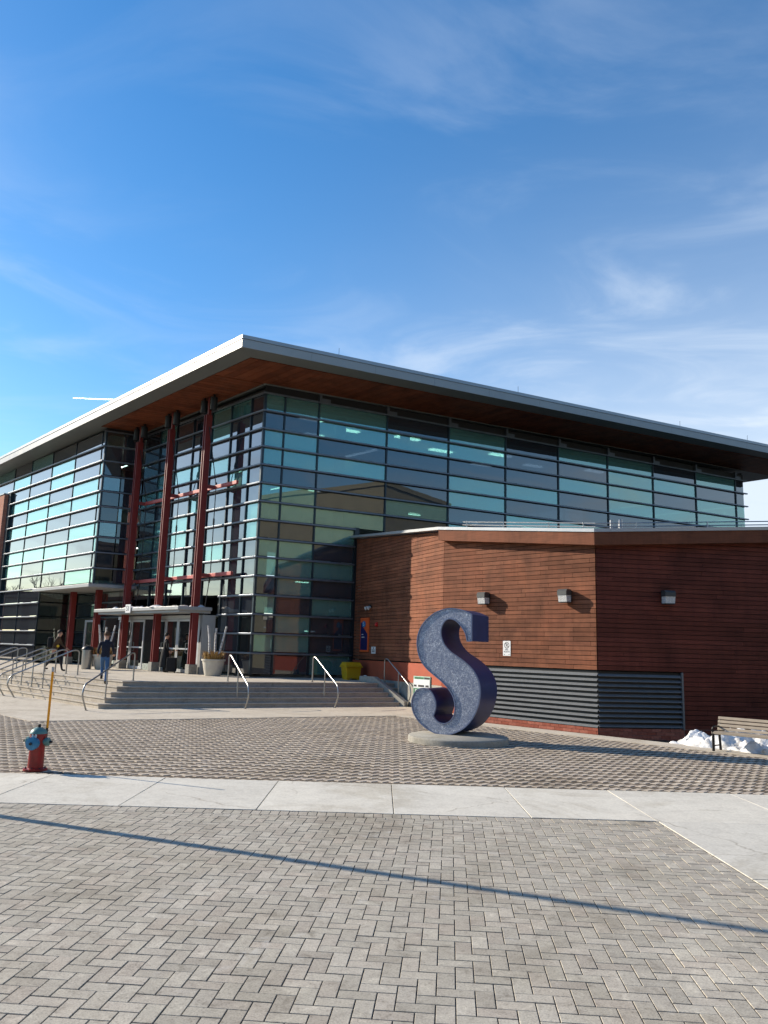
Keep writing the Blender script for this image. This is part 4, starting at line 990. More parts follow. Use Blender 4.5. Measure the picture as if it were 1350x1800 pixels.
mb = MB(); mb.lathe((1.93, 19.62, 0.0), [(1.20, -0.03), (1.20, 0.11), (1.19, 0.13), (1.17, 0.145), (0.02, 0.147)], 72); mb.build('base', 'plinth_concrete', ls, True)

# ================================================================= HYDRANT
hx, hy = -5.62, 13.60
t = thing('fire_hydrant', 'red fire hydrant with teal caps and tall orange marker pole beside the sidewalk', 'hydrant', (hx, hy, 0))
mb = MB(); mb.lathe((hx, hy, 0.0), [(0.19, 0.0), (0.19, 0.03), (0.125, 0.045), (0.118, 0.40), (0.125, 0.41), (0.125, 0.56), (0.135, 0.565), (0.135, 0.585)], 22); mb.build('barrel', 'hydrant_red', t, True)
mb = MB(); mb.lathe((hx, hy, 0.585), [(0.14, 0), (0.135, 0.02), (0.115, 0.055), (0.075, 0.085), (0.05, 0.095), (0.045, 0.10)], 22); bn = mb.build('bonnet', 'hydrant_teal', t, True)
mb = MB(); mb.lathe((hx, hy, 0.685), [(0.028, 0), (0.028, 0.045), (0.02, 0.05)], 5); mb.build('operating_nut', 'hydrant_dark', bn)
fx = Vector((-0.12, -0.99, 0)).normalized(); sx = Vector((0.99, -0.12, 0))
mb = MB(); mb.lathe(Vector((hx, hy, 0.44)) + fx * 0.10, [(0.095, 0), (0.095, 0.06), (0.105, 0.065), (0.105, 0.095), (0.05, 0.11)], 22, fx); pc = mb.build('pumper_cap', 'hydrant_blue', t, True)
mb = MB(); mb.lathe(Vector((hx, hy, 0.44)) + fx * 0.20, [(0.025, 0), (0.025, 0.035)], 5, fx); mb.build('cap_nut', 'hydrant_dark', pc)
for s_ in (-1, 1):
    mb = MB(); mb.lathe(Vector((hx, hy, 0.46)) + sx * (0.11 * s_), [(0.055, 0), (0.055, 0.03), (0.068, 0.035), (0.066, 0.08), (0.04, 0.10)], 16, sx * s_); hc = mb.build('hose_cap', 'hydrant_teal', t, True)
    mb = MB(); mb.lathe(Vector((hx, hy, 0.46)) + sx * (0.21 * s_), [(0.022, 0), (0.022, 0.04)], 5, sx * s_); mb.build('cap_nut', 'hydrant_dark', hc)
mb = MB(); mb.lathe(Vector((hx, hy, 0.555)) + fx * 0.125, [(0.045, 0), (0.045, 0.008)], 16, fx); mb.build('badge', 'sign_white', t)
put_text('badge_mark', 'U', 0.05, Vector((hx, hy, 0.555)) + fx * 0.135, sx, UP, 'sign_black', t, 0.001)
mb = MB(); p_ = Vector((hx + 0.10, hy + 0.08, 0.42)); mb.tube([p_, p_ + UP * 0.25], 0.018, 8); mb.build('marker_spring', 'hydrant_dark', t)
mb = MB(); mb.tube([p_ + UP * 0.25, p_ + UP * 1.25], 0.021, 8); mk = mb.build('marker_pole', 'marker_orange', t)
mb = MB(); mb.tube([p_ + UP * 1.17, p_ + UP * 1.25], 0.0225, 8); mb.build('reflector_band', 'cap_grey', mk)
for i in range(8):
    a = 2 * math.pi * i / 8; mb = MB(); mb.lathe((hx + 0.16 * math.cos(a), hy + 0.16 * math.sin(a), 0.03), [(0.014, 0), (0.014, 0.02)], 6); mb.build('flange_bolt', 'hydrant_dark', t)

# ================================================================= HANDRAILS
def smooth_path(pts, r=0.12, n=5):
    P = [Vector(p) for p in pts]; o = [P[0]]
    for i in range(1, len(P) - 1):
        a = P[i] + (P[i - 1] - P[i]).normalized() * min(r, (P[i - 1] - P[i]).length * 0.45); b = P[i] + (P[i + 1] - P[i]).normalized() * min(r, (P[i + 1] - P[i]).length * 0.45)
        for k in range(n + 1):
            q = k / n; o.append(a.lerp(P[i], q).lerp(P[i].lerp(b, q), q))
    o.append(P[-1]); return o
def handrail(base, f, label, grp, run=1.62, out_=0.72):
    """base: point on lowest riser line; f: horizontal direction away from the stairs"""
    t = thing('handrail', label, 'handrail', base, grp); b = Vector((base.x, base.y, 0)); f = f.normalized()
    q = lambda d, z: b + f * d + UP * z
    rr = 0.026
    mb = MB(); mb.tube(smooth_path([q(-run, ZP), q(-run, ZP + 0.93), q(-run + 0.22, ZP + 0.95), q(out_, 0.80), q(out_ + 0.10, 0.48), q(out_ - 0.22, 0.0)], 0.13), rr, 9); mb.build('rail', 'stainless', t, True)
    sl = (0.80 - (ZP + 0.95)) / (out_ + run - 0.22)
    d = -0.45; mb = MB(); mb.tube([q(d, 2 * RISER), q(d, ZP + 0.95 + sl * (d + run - 0.22))], rr * 0.9, 9); mb.build('post', 'stainless', t, True)
    for d, z in ((-run, ZP), (-0.45, 2 * RISER), (out_ - 0.22, 0.012)):
        c = q(d, z); mb = MB(); mb.lathe(c, [(0.05, 0), (0.05, 0.012), (0.03, 0.016)], 12); mb.build('foot', 'stainless', t, True)
fR = NR; fL = NL
handrail(S(0, 4.70), fR, 'steel handrail on the shaded stairs, left of two in front of the planter', 'handrails on the stairs')
handrail(S(0, 8.05), fR, 'steel handrail on the shaded stairs, in line with the yellow bin', 'handrails on the stairs')
handrail(S(0, 11.2), fR, 'steel handrail at the far end of the shaded stairs, against the wing wall', 'handrails on the stairs', out_=0.45)
handrail(S(-0.05, -0.05), (fR + fL), 'steel handrail running down the corner of the stairs in front of the doors', 'handrails on the stairs', run=2.3, out_=0.9)
names = ['steel handrail on the sunlit stairs, nearest to the walking man', 'steel handrail on the sunlit stairs, second from the stair corner', 'steel handrail on the sunlit stairs, third from the stair corner', 'steel handrail on the sunlit stairs, fourth from the stair corner']
for i in range(4): handrail(S(6.0 + 1.12 * i, 0), fL, names[i], 'handrails on the stairs', run=1.75, out_=0.75)
for i, nm in enumerate(('steel handrail on the sunlit stairs at the left picture edge, nearer one', 'steel handrail on the sunlit stairs at the left picture edge, farther one')): handrail(S(11.6 + 1.12 * i, 0), fL, nm, 'handrails on the stairs', run=1.75, out_=0.75)

# ================================================================= BIN, PLANTERS, TRASH CAN, BOARD
bx, by = -1.22, 34.75; t = thing('grit_bin', 'yellow plastic grit bin standing in the corner by the dark boards', 'bin', (bx, by, ZP))
bd, bn_ = DV, NR
mb = MB()
def taper(mb, o, d, n_, w0, w1, e0, e1, z0, z1):
    o = Vector(o); vs = [o + d * (sx_ * w_) + n_ * (sy_ * e_) + UP * z_ for w_, e_, z_ in ((w0, e0, z0), (w1, e1, z1)) for sx_, sy_ in ((-1, -1), (1, -1), (1, 1), (-1, 1))]
    fs = [[3, 2, 1, 0], [4, 5, 6, 7], [0, 1, 5, 4], [1, 2, 6, 5], [2, 3, 7, 6], [3, 0, 4, 7]]
    if d.cross(n_).z < 0: fs = [f_[::-1] for f_ in fs]
    mb.add(vs, fs)
bo = Vector((bx, by, 0))
taper(mb, bo, bd, bn_, 0.31, 0.36, 0.24, 0.29, ZP + 0.05, ZP + 0.52); mb.build('body', 'yellow_plastic', t, bevel=0.03)
mb = MB(); taper(mb, bo, bd, bn_, 0.41, 0.40, 0.35, 0.34, ZP + 0.52, ZP + 0.57); taper(mb, bo - bn_ * 0.03, bd, bn_, 0.40, 0.34, 0.31, 0.20, ZP + 0.571, ZP + 0.74); mb.build('lid', 'yellow_plastic', t, bevel=0.025)
for s_ in (-0.22, 0.22):
    mb = MB(); mb.box(bo + bd * s_, bd, bn_, UP, (-0.06, 0.06, -0.24, 0.24, ZP, ZP + 0.05)); mb.build('foot', 'yellow_plastic', t)
t = thing('plastic_bag', 'crumpled white plastic bag on the ground right of the yellow bin', 'bag', (bx + 0.6, by - 0.1, ZP))
mb = MB(); rr_ = random.Random(8); q = Vector((bx + 0.62, by - 0.12, ZP))
prof = [(0.10, 0.0), (0.13, 0.05), (0.10, 0.12), (0.05, 0.18), (0.02, 0.20)]; mb.lathe(q, prof, 11); mb.v = [(x_ + rr_.uniform(-.03, .03), y_ + rr_.uniform(-.03, .03), max(ZP, z_ + rr_.uniform(-.015, .015))) for x_, y_, z_ in mb.v]; mb.build('bag', 'snow', t)
def planter(x_, y_, label, seed):
    r_ = random.Random(seed); t = thing('planter', label, 'planter', (x_, y_, ZP), 'planters by the entrance')
    mb = MB(); mb.lathe((x_, y_, ZP), [(0.33, 0.0), (0.35, 0.03), (0.47, 0.62), (0.51, 0.63), (0.515, 0.70), (0.46, 0.70), (0.44, 0.60), (0.02, 0.59)], 26); mb.build('pot', 'pot_stone', t, True)
    for (dx, dy, tx_, ty_, h) in ((-0.12, 0.0, -0.20, 0.02, 1.62), (0.02, 0.06, 0.0, 0.03, 1.52), (0.14, -0.02, 0.34, 0.0, 1.60)):
        mb = MB(); a = Vector((x_ + dx, y_ + dy, ZP + 0.5)); b = a + Vector((tx_, ty_, h)); mb.tube([a, a.lerp(b, .33) + Vector((r_.uniform(-.02, .02), 0, 0)), a.lerp(b, .66) + Vector((r_.uniform(-.02, .02), 0, 0)), b], [0.055, 0.05, 0.047, 0.042], 9); mb.build('birch_stick', 'birch_bark', t, True)
    mb = MB()
    for i in range(330):
        a = r_.uniform(0, 2 * math.pi); rad = 0.42 * math.sqrt(r_.random()); o_ = Vector((x_ + rad * math.cos(a), y_ + rad * math.sin(a), ZP + 0.66))
        h = r_.uniform(0.16, 0.50); lean = Vector((math.cos(a), math.sin(a), 0)) * r_.uniform(0.08, 0.42); sd_ = Vector((-math.sin(a), math.cos(a), 0)) * 0.014
        m_ = o_ + lean * 0.35 + UP * h * 0.7; e_ = o_ + lean + UP * h * r_.uniform(0.5, 1.0)
        mb.add([o_ - sd_, o_ + sd_, m_ + sd_, m_ - sd_, e_], [[0, 1, 2, 3], [3, 2, 4]])
    tag(mb.build('dry_grass', 'dry_grass', t), kind='stuff')
planter(-7.12, 34.55, 'stone planter with birch sticks and dry grass, right of the entrance doors', 1)
planter(-13.35, 38.9, 'stone planter with birch sticks and dry grass, behind the walking man', 2)
tx0, ty0 = -14.0, 38.6
t = thing('trash_can', 'grey metal trash can standing beside a red column behind the handrails', 'trash can', (tx0, ty0, ZP))
mb = MB(); mb.lathe((tx0, ty0, ZP), [(0.22, 0.0), (0.23, 0.03), (0.25, 0.85), (0.27, 0.86), (0.27, 0.90)], 18); mb.build('body', 'stainless', t, True)
mb = MB(); mb.lathe((tx0, ty0, ZP + 0.90), [(0.28, 0.0), (0.28, 0.05), (0.20, 0.16), (0.06, 0.20)], 18); mb.build('lid', 'dark_metal', t, True)
# information board behind the sculpture
ib = Vector((1.42, 26.6, 0)); t = thing('information_board', 'white and green information board half hidden behind the letter sculpture', 'sign', (ib.x, ib.y, 0))
ie = Vector((0.62, -0.78, 0)).normalized() * 1.25; inn = Vector((-0.78, -0.62, 0)).normalized()
for s_ in (-0.30, 0.30):
    mb = MB(); mb.box(ib, ie, inn, UP, (s_ - 0.025, s_ + 0.025, -0.05, 0.0, 0.0, 1.28)); mb.build('post', 'stainless', t)
mb = MB(); mb.box(ib, ie, inn, UP, (-0.33, 0.33, 0.002, 0.03, 0.55, 1.30)); pn = mb.build('panel', 'sign_palegreen', t)
mb = MB(); mb.box(ib, ie, inn, UP, (-0.32, 0.32, 0.031, 0.036, 0.92, 1.20)); mb.build('white_strip', 'sign_white', pn)
for s0, s1 in ((-0.30, -0.20), (-0.13, 0.10), (0.16, 0.28)):
    mb = MB(); mb.box(ib, ie, inn, UP, (s0, s1, 0.037, 0.041, 0.96, 1.02)); mb.build('print', 'sign_black', pn)
mb = MB(); mb.box(ib, ie, inn, UP, (-0.32, 0.12, 0.031, 0.034, 0.60, 0.90)); mb.build('green_field', 'sign_green', pn)
put_text('lettering', 'S', 0.22, ib + ie * -0.22 + inn * 0.037 + UP * 0.79, ie.normalized(), UP, 'sign_white', pn, 0.001)
mb = MB(); mb.box(ib, ie, inn, UP, (0.10, 0.31, 0.031, 0.035, 1.21, 1.27)); mb.build('header_print', 'sign_black', pn)
mb = MB(); mb.box(ib, ie, inn, UP, (-0.28, 0.08, 0.031, 0.035, 1.21, 1.27)); mb.build('header_print', 'sign_green', pn)

# ================================================================= BENCH AND SNOW
be = -DU; bo_ = Vector((7.80, 19.10, 0.012)); bb_ = DV - DU * DV.dot(DU); bb_.normalize()   # bb_: towards the backrest (wall)
t = thing('park_bench', 'brown slatted park bench with black end frames in front of the snow', 'bench', bo_)
BL = 1.95
for s_ in (0.03, BL - 0.03):
    mb = MB()
    prof = [(0.0, 0.0), (0.03, 0.0)]
    q = lambda y_, z_, x_=0.0: bo_ + be * (s_ + x_) + bb_ * y_ + UP * z_
    mb.tube([q(0.02, 0.0), q(0.03, 0.40)], 0.034, 8); mb.tube([q(0.40, 0.0), q(0.36, 0.38), q(0.46, 0.73)], 0.032, 8); mb.tube([q(0.0, 0.38), q(0.40, 0.36)], 0.022, 8)
    mb.tube(smooth_path([q(0.03, 0.38), q(0.0, 0.53), q(0.10, 0.56), q(0.40, 0.54)], 0.05), 0.02, 8); mb.tube([q(0.03, 0.12), q(0.39, 0.12)], 0.016, 8)
    mb.build('end_frame', 'black_metal', t, True)
for y_ in (0.01, 0.12, 0.23, 0.34):
    mb = MB(); mb.box(bo_, be, bb_, UP, (0.0, BL, y_ - 0.005, y_ + 0.085, 0.385, 0.44)); mb.build('seat_slat', 'wood_plastic', t, bevel=0.006)
bt_ = (bb_ * 0.10 + UP * 0.35).normalized(); bnn = be.cross(bt_)
for k in range(4):
    o_ = bo_ + bb_ * 0.365 + UP * 0.45 + bt_ * (0.085 * k)
    mb = MB(); mb.box(o_, be, bt_, be.cross(bt_), (0.0, BL, 0.0, 0.066, -0.045, -0.012) if be.cross(bt_).dot(bb_) > 0 else (0.0, BL, 0.0, 0.066, 0.012, 0.045)); mb.build('back_slat', 'wood_plastic', t, bevel=0.006)
from mathutils import noise as mnoise
def snow_pile(name, label, cu, cv, lu, lv, hgt, zb, seed):
    c = S(cu, cv); mb = MB(); nx, ny = 190, 80; vs = []
    for j in range(ny + 1):
        for i in range(nx + 1):
            a, b = i / nx * 2 - 1, j / ny * 2 - 1
            e = max(0.0, 1 - (abs(a) ** 3.2 + abs(b) ** 2.6)) ** 0.5
            p = Vector((a * lu, b * lv, seed)); hh = 0.45 + 0.9 * mnoise.fractal(p * 1.15, 1.0, 2.0, 5) + 0.25 * mnoise.noise(p * 0.5) + 0.16 * abs(mnoise.noise(p * 4.3)) + 0.10 * abs(mnoise.noise(p * 9.7)) + 0.06 * mnoise.noise(p * 19)
            z = zb + max(0.02 * e, e * hgt * max(0.12, hh + 0.45)) - (0.05 if e <= 0 else 0)
            q = c + DU * (a * lu) + DV * (b * lv + 0.15 * mnoise.noise(p * 0.8)); vs.append((q.x, q.y, z))
    mb.add(vs, [[j * (nx + 1) + i, j * (nx + 1) + i + 1, (j + 1) * (nx + 1) + i + 1, (j + 1) * (nx + 1) + i] for j in range(ny) for i in range(nx)])
    o = mb.build(name, 'snow', None, True)
    if o.data.polygons[10].normal.z < 0: o.data.flip_normals()
    tag(o, label, 'snow'); return o
snow_pile('snow_pile', 'heap of ploughed snow behind the park bench by the shaded wall', -15.9, 9.1, 4.05, 1.0, 0.50, -0.32, 2.3)
# small boulders of snow beside the bench
for k, (u, v, r_) in enumerate(((-15.3, 8.3, 0.10), (-15.9, 8.35, 0.13), (-16.4, 8.3, 0.09))):
    q = S(u, v); bm = bmesh.new(); bmesh.ops.create_icosphere(bm, subdivisions=3, radius=r_)
    for v_ in bm.verts: v_.co *= 1 + 0.35 * mnoise.noise(v_.co * 14 + Vector((k, 0, 0))); v_.co.z *= 0.7
    me = bpy.data.meshes.new('snow_lump'); bm.to_mesh(me); bm.free(); me.materials.append(M['snow']); o = bpy.data.objects.new('snow_lump', me); col.objects.link(o); o.location = (q.x, q.y, 0.012 + r_ * 0.5)
    tag(o, ('small snow lump on the kerb under the bench, nearest its legs', 'larger snow lump on the kerb under the middle of the bench', 'smallest snow lump on the kerb at the right picture edge')[k], 'snow', 'snow lumps on the kerb')

# ================================================================= PEOPLE
def person(label, base, face, H_, joints, mats, hair, extra=None):
    """joints: dict name->(x side, y forward, z up) for a 1.75 m figure"""
    t = thing('person', label, 'person', base); k = H_ / 1.75
    f = Vector((face[0], face[1], 0)).normalized(); r = Vector((f.y, -f.x, 0))
    W = lambda p: Vector(base) + (r * p[0] + f * p[1] + UP * p[2]) * k
    J = joints
    vs, es, rad = [], [], []
    def add(n_, p, rr, par=None):
        vs.append(W(p)); rad.append((rr[0] * k, rr[1] * k) if isinstance(rr, tuple) else (rr * k, rr * k))
        if par is not None: es.append((par, len(vs) - 1))
        return len(vs) - 1
    pel = add('pelvis', J['pelvis'], (0.145, 0.11)); wa = add('waist', J['waist'], (0.14, 0.105), pel); ch = add('chest', J['chest'], (0.165, 0.12), wa)
    nk = add('neck', J['neck'], 0.055, ch); hd = add('head0', J['head0'], (0.07, 0.08), nk); h1 = add('head1', J['head1'], (0.078, 0.095), hd); h2 = add('head2', J['head2'], (0.05, 0.06), h1)
    face_c = W(J['head1'])
    nose = add('nose', tuple(a + b for a, b in zip(J['head1'], (0, 0.112, -0.03))), 0.014, h1)
    for s_ in ('L', 'R'):
        sh = add('sh', J['sh' + s_], 0.062, ch); el = add('el', J['el' + s_], 0.046, sh); wr = add('wr', J['wr' + s_], 0.033, el)
        wp, ep = Vector(J['wr' + s_]), Vector(J['el' + s_]); d = (wp - ep).normalized(); pm = add('palm', tuple(wp + d * 0.065), (0.036, 0.022), wr)
        side = Vector((0, 1, 0)) if abs(d.y) < 0.8 else Vector((1, 0, 0)); side = (side - d * side.dot(d)).normalized()
        for fi, (o_, ln) in enumerate(((-0.030, 0.055), (-0.010, 0.068), (0.010, 0.064), (0.028, 0.050))):
            a_ = wp + d * 0.09 + side * o_; i1 = add('f1', tuple(a_), 0.010, pm); add('f2', tuple(a_ + d * ln + Vector((0, 0.012, 0))), 0.008, i1)
        th_ = wp + d * 0.05 + side * 0.045; i1 = add('t1', tuple(th_), 0.011, pm); add('t2', tuple(th_ + d * 0.04 + side * 0.012), 0.009, i1)
        hp = add('hip', J['hip' + s_], (0.09, 0.09), pel); kn = add('kn', J['kn' + s_], 0.062, hp); an = add('an', J['an' + s_], 0.045, kn)
        hl = add('foot', tuple(Vector(J['an' + s_]) + Vector((0, 0.03, -0.05))), 0.045, an); add('toe', J['toe' + s_], 0.034, hl)
    me = bpy.data.meshes.new('skel'); me.from_pydata([tuple(v) for v in vs], es, []); o = bpy.data.objects.new('skel', me); col.objects.link(o)
    o.modifiers.new('skin', 'SKIN'); sl = me.skin_vertices[0].data
    for i, rr in enumerate(rad): sl[i].radius = rr; sl[i].use_root = (i == 0)
    s_ = o.modifiers.new('sub', 'SUBSURF'); s_.levels = 2; s_.render_levels = 2
    dg = bpy.context.evaluated_depsgraph_get(); nm = bpy.data.meshes.new_from_object(o.evaluated_get(dg)); bpy.data.objects.remove(o)
    nm.name = 'body'; nm.materials.clear()
    for m_ in mats: nm.materials.append(M[m_])
    # mats: top, legs, skin, shoes
    zw = (Vector(base) + UP * J['pelvis'][2] * k).z - 0.02 * k; zn = W(J['neck']).z + 0.015 * k
    wrs = [W(J['wrL']), W(J['wrR'])]; ans = [W(J['anL']), W(J['anR'])]
    kns = [W(J['elL']), W(J['elR'])]
    for p in nm.polygons:
        c = p.center; i = 0
        if c.z > zn: i = 2
        elif min((c - q).length for q in ans) < 0.16 * k and any((c - q).length < 0.22 * k and c.z < q.z + 0.03 for q in ans): i = 3
        elif any((c - q).length < 0.17 * k and (c - q).dot((q - e).normalized()) > 0.0 for q, e in zip(wrs, kns)): i = 2
        elif c.z < zw and all((c - (q)).length > 0.2 * k for q in wrs) and not any((c - e).length < 0.1 for e in kns): i = 1
        p.material_index = i; p.use_smooth = True
    b = bpy.data.objects.new('body', nm); col.objects.link(b); adopt(b, t)
    # hair: cap over skull
    bm = bmesh.new(); bmesh.ops.create_icosphere(bm, subdivisions=3, radius=1.0)
    hm = bpy.data.meshes.new('hair'); cc = W(tuple(Vector(J['head1']) + Vector((0, -0.018, 0.045))))
    rm = []
    for v_ in bm.verts:
        if v_.co.y > 0.35 and v_.co.z < 0.25: rm.append(v_)
        elif v_.co.z < -0.55: rm.append(v_)
    bmesh.ops.delete(bm, geom=rm, context='VERTS')
    for v_ in bm.verts:
        p = v_.co * (1 + 0.08 * mnoise.noise(v_.co * 5)); v_.co = cc + (r * p.x * 0.098 + f * p.y * 0.112 + UP * p.z * 0.115) * k
    bm.to_mesh(hm); bm.free(); hm.materials.append(M[hair]); hm.polygons.foreach_set('use_smooth', [True] * len(hm.polygons))
    h_ = bpy.data.objects.new('hair', hm); col.objects.link(h_); adopt(h_, t)
    # eyes and mouth
    for sx_ in (-0.032, 0.032):
        q = W(tuple(Vector(J['head1']) + Vector((sx_, 0.088, 0.0)))); mb = MB(); mb.lathe(q, [(0.011 * k, -0.004), (0.009 * k, 0.006)], 8, f); mb.build('eye', 'sign_black', t)
    q = W(tuple(Vector(J['head1']) + Vector((0, 0.092, -0.075)))); mb = MB(); mb.box(q, r, UP, f, (-0.022, 0.022, -0.004, 0.004, -0.006, 0.006)); mb.build('mouth', 'hair_brown', t)
    for sx_ in (-1, 1):
        q = W(tuple(Vector(J['head1']) + Vector((sx_ * 0.083, -0.005, -0.015)))); mb = MB(); mb.lathe(q, [(0.024 * k, 0), (0.028 * k, 0.008 * k), (0.012 * k, 0.016 * k)], 8, r * sx_); mb.build('ear', 'skin', t, True)
    if extra: extra(t, W, k, r, f)
    return t
def pose(lean=0.0, la=(0, 0), legs=(0.2, -0.2), bend=(0.1, 0.1), arms=((0.15, -0.1), (-0.15, 0.1)), lift=(0.0, 0.0)):
    J = {'pelvis': (0, 0, 0.93), 'waist': (0, lean * 0.3, 1.08), 'chest': (0, lean * 0.8, 1.30), 'neck': (0, lean * 1.2, 1.48), 'head0': (0, lean * 1.3 + 0.02, 1.56), 'head1': (0, lean * 1.4 + 0.025, 1.645), 'head2': (0, lean * 1.4 + 0.01, 1.725)}
    for i, (s_, sx_) in enumerate((('L', -1), ('R', 1))):
        J['sh' + s_] = (sx_ * 0.185, lean * 1.0, 1.40)
        e, w_ = arms[i]; J['el' + s_] = (sx_ * 0.245, lean + e * 0.6, 1.13); J['wr' + s_] = (sx_ * 0.25, lean + e + w_ * 0.3, 0.90 + abs(w_) * 0.25)
        J['hip' + s_] = (sx_ * 0.085, 0.0, 0.88); st_ = legs[i]; bd_ = bend[i]; lf_ = lift[i]
        J['kn' + s_] = (sx_ * 0.09, st_ * 0.5 + bd_, 0.50 + lf_ * 0.6); J['an' + s_] = (sx_ * 0.085, st_, 0.085 + lf_); J['toe' + s_] = (sx_ * 0.095, st_ + 0.17 if lf_ < 0.08 else st_ + 0.10, 0.035 + (lf_ if lf_ < 0.08 else lf_ - 0.07))
    return J
# man in dark sweater going up the steps, seen from behind
person('man in dark sweater and blue jeans climbing the steps, seen from behind', (-9.72, 28.55, 0.664), (-0.25, 1.0), 1.80,
       pose(0.05, legs=(0.22, -0.16), bend=(0.16, 0.05), arms=((-0.12, 0.5), (0.10, 0.45)), lift=(0.166, 0.0)), ['jacket_navy', 'denim', 'skin', 'shoe'], 'hair_brown')
def pack(t, W, k, r, f):
    mb = MB(); o_ = W((0, -0.22, 1.22)); mb.box(o_, r, f, UP, (-0.15, 0.15, -0.10, 0.10, -0.22, 0.24)); mb.build('backpack', 'cloth_black', t, bevel=0.06)
    mb = MB(); o_ = W((0.18, 0.16, 1.08)); mb.lathe(o_, [(0.06, 0), (0.06, 0.012)], 14, r * 0.6 + f * 0.2); mb.build('emblem', 'badge_yellow', t)
person('person in brown jacket with a backpack striding right behind the left handrails', (-14.2, 35.2, ZP), (0.96, 0.1), 1.72,
       pose(0.10, legs=(0.34, -0.36), bend=(0.08, 0.10), arms=((0.20, 0.4), (-0.18, 0.2)), lift=(0.0, 0.06)), ['jacket_brown', 'cloth_dark', 'skin', 'shoe'], 'hair_black', pack)
def coat(t, W, k, r, f):
    mb = MB(); n_ = 18; ringv = []
    for zz, rx, ry in ((1.05, 0.185, 0.145), (0.80, 0.22, 0.18), (0.50, 0.25, 0.21), (0.22, 0.28, 0.24)):
        for j in range(n_):
            a = 2 * math.pi * j / n_; w_ = 1 + 0.06 * math.sin(5 * a + zz * 3); ringv.append(W((rx * math.cos(a) * w_, ry * math.sin(a) * w_, zz)))
    mb.add(ringv, [[i * n_ + j, i * n_ + (j + 1) % n_, (i + 1) * n_ + (j + 1) % n_, (i + 1) * n_ + j] for i in range(3) for j in range(n_)]); o_ = mb.build('long_coat', 'cloth_black', t, True)
pb0 = (-9.95, 37.3, ZP)
person('person in a long black coat standing in front of the entrance doors', pb0, (0.9, 0.4), 1.76, pose(0.02, legs=(0.06, -0.05), bend=(0.02, 0.02), arms=((0.08, 0.3), (0.05, 0.3))), ['cloth_black', 'cloth_black', 'skin', 'shoe'], 'hair_black', coat)
person('second dark clothed person facing the black coat, half inside the right door', (-9.35, 37.85, ZP), (-0.8, -0.5), 1.68, pose(0.0, legs=(0.04, -0.04), bend=(0.02, 0.02), arms=((0.1, 0.6), (0.1, 0.5))), ['cloth_dark', 'cloth_black', 'skin', 'shoe'], 'hair_black')
t = thing('suitcase', 'black upright suitcase beside the person in the long black coat', 'suitcase', (-9.55, 37.0, ZP))
mb = MB(); mb.box((-9.52, 36.95, ZP), (1, 0, 0), (0, 1, 0), UP, (-0.22, 0.22, -0.13, 0.13, 0.05, 0.68)); mb.build('shell', 'cloth_black', t, bevel=0.04)
mb = MB(); mb.tube(smooth_path([(-9.62, 36.95, ZP + 0.68), (-9.62, 36.95, ZP + 0.98), (-9.42, 36.95, ZP + 0.98), (-9.42, 36.95, ZP + 0.68)], 0.04), 0.012, 6); mb.build('handle', 'dark_metal', t, True)
for dx in (-0.16, 0.16):
    mb = MB(); mb.lathe((-9.52 + dx, 36.95, ZP + 0.03), [(0.03, -0.02), (0.03, 0.02)], 10, (1, 0, 0)); mb.build('wheel', 'black_metal', t)

# ================================================================= OUT OF FRAME, SEEN AS SHADOW OR REFLECTION, OR ADDED TO BLOCK SKY LIGHT
# lamp post whose shadow crosses the foreground
sdx = Vector((math.cos(SUN_AZ), math.sin(SUN_AZ), 0)); lp = Vector((-0.2, 8.17, 0)) + sdx * 8.2
t = thing('lamp_post', 'grey street lamp post whose long shadow crosses the brick pavement', 'lamp post', lp)
mb = MB(); mb.tube([lp, lp + UP * 8.0], [0.08, 0.055], 14); mb.build('pole', 'dark_metal', t, True)
mb = MB(); mb.lathe(lp, [(0.2, 0), (0.2, 0.25), (0.12, 0.3)], 14); mb.build('base', 'dark_metal', t)
mb = MB(); mb.lathe(lp + UP * 8.0, [(0.05, 0), (0.28, 0.08), (0.30, 0.14), (0.1, 0.24)], 16); mb.build('lamp_head', 'dark_metal', t, True)
def block(name, label, mat, o, d, L, dep, h, floors, bays):
    t = thing(name, label, 'building', o); d = Vector(d).normalized(); nn = Vector((d.y, -d.x, 0)); o = Vector(o)
    mb = MB(); mb.box(o, d, nn, UP, (0, L, -dep, 0, -0.4, h)); mb.build('wall', mat, t)
    mb = MB(); mb.box(o, d, nn, UP, (-0.2, L + 0.2, -dep - 0.2, 0.25, h, h + 0.5)); mb.build('roof', mat if floors == 0 else 'neighbour_trim', t)
    for i in range(floors):
        for j in range(bays):
            s0 = L * (j + 0.25) / bays; s1 = L * (j + 0.75) / bays; z0 = h * (i + 0.3) / floors; z1 = h * (i + 0.8) / floors
            mb = MB(); mb.box(o, d, nn, UP, (s0, s1, 0.01, 0.05, z0, z1)); mb.build('window', 'window_dark', t)
    return t
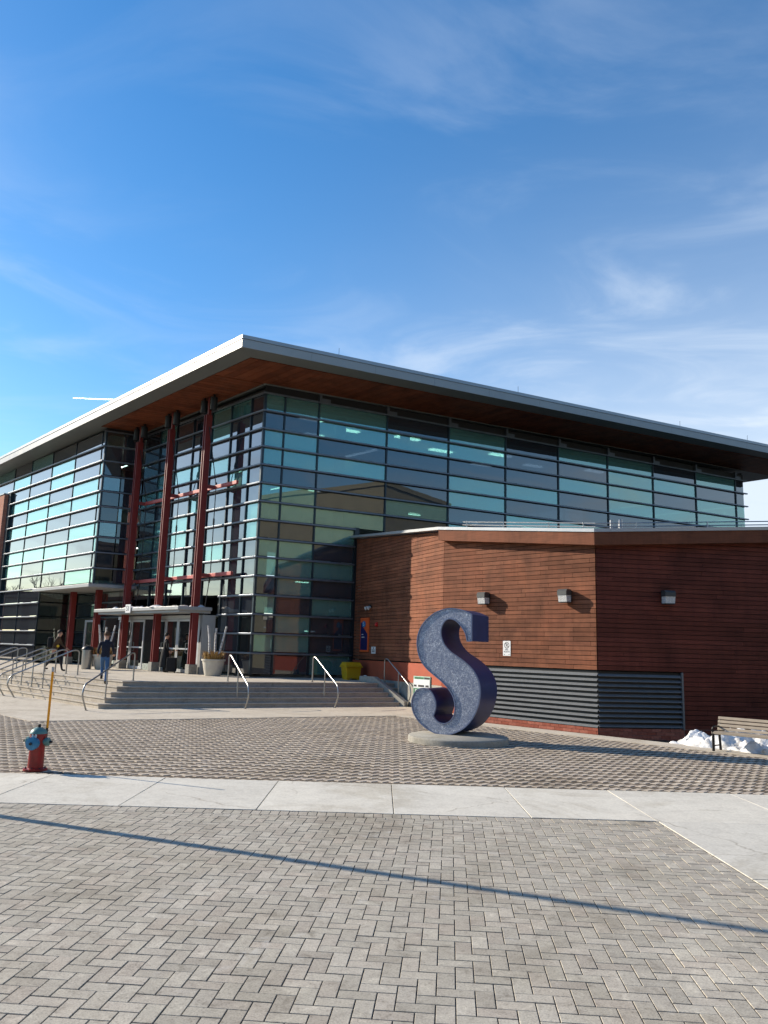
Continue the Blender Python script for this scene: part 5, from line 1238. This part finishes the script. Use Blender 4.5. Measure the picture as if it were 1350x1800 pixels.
block('tan_building', 'tan building across the square, seen only as a reflection in the glass', 'neighbour_tan', (38, 11.5, 0), (0.0, -1, 0), 34, 14, 19.5, 0, 0)
block('brown_building', 'brown brick building to the left, seen only as a reflection in the glass', 'neighbour_brown', (-62, 78, 0), (0.25, -1, 0), 40, 12, 6.0, 2, 8)
block('sky_screen_building', 'dark grey building added behind the viewer to block low sky light, out of the picture', 'neighbour_brown', (45, -26, 0), (-1, 0.0, 0), 95, 14, 17, 4, 14)  # unseen building added to cut sky fill on the shaded walls
def tree(x_, y_, h, label, seed):
    r_ = random.Random(seed); t = thing('bare_tree', label, 'tree', (x_, y_, -0.45), 'trees across the street'); mb = MB()
    def grow(p, d, l, rad, lev):
        e = p + d * l; mb.tube([p, p.lerp(e, 0.5) + Vector((r_.uniform(-.05, .05), r_.uniform(-.05, .05), 0)) * l, e], [rad, rad * .85, rad * .65], 6, False)
        if lev == 0: return
        for _ in range(3 if lev > 1 else 4):
            nd = (d + Vector((r_.uniform(-1, 1), r_.uniform(-1, 1), r_.uniform(-0.2, 0.8))) * 0.75).normalized(); grow(p.lerp(e, r_.uniform(.55, 1)), nd, l * r_.uniform(.55, .78), rad * .55, lev - 1)
    grow(Vector((x_, y_, -0.45)), Vector((0, 0, 1)), h * 0.36, h * 0.02, 5); mb.build('branches', 'bark', t)
    return t
tree(-48, 62, 11, 'bare tree in front of the brown building, seen only in the glass', 5)
tree(-46, 52, 9, 'smaller bare tree left of the brown building, seen only in the glass', 6)

# contrail far off above the roof
mb = MB(); c0_ = Vector((-2500, 5900, 2000)); 
def skyray(px, py, dist):
    d = fwd * 1392 + rt * (px - 675) - upv * (py - 900); return Vector((0, 0, CAM_H)) + d.normalized() * dist
a_, b_ = skyray(128, 699.5, 7000), skyray(215, 703, 7600)
mb.tube([a_, a_.lerp(b_, .3), a_.lerp(b_, .7), b_], [1.5, 4, 5, 6], 8); tag(mb.build('contrail', 'contrail_white'), 'thin white aircraft contrail low in the sky left of the roof', 'contrail')
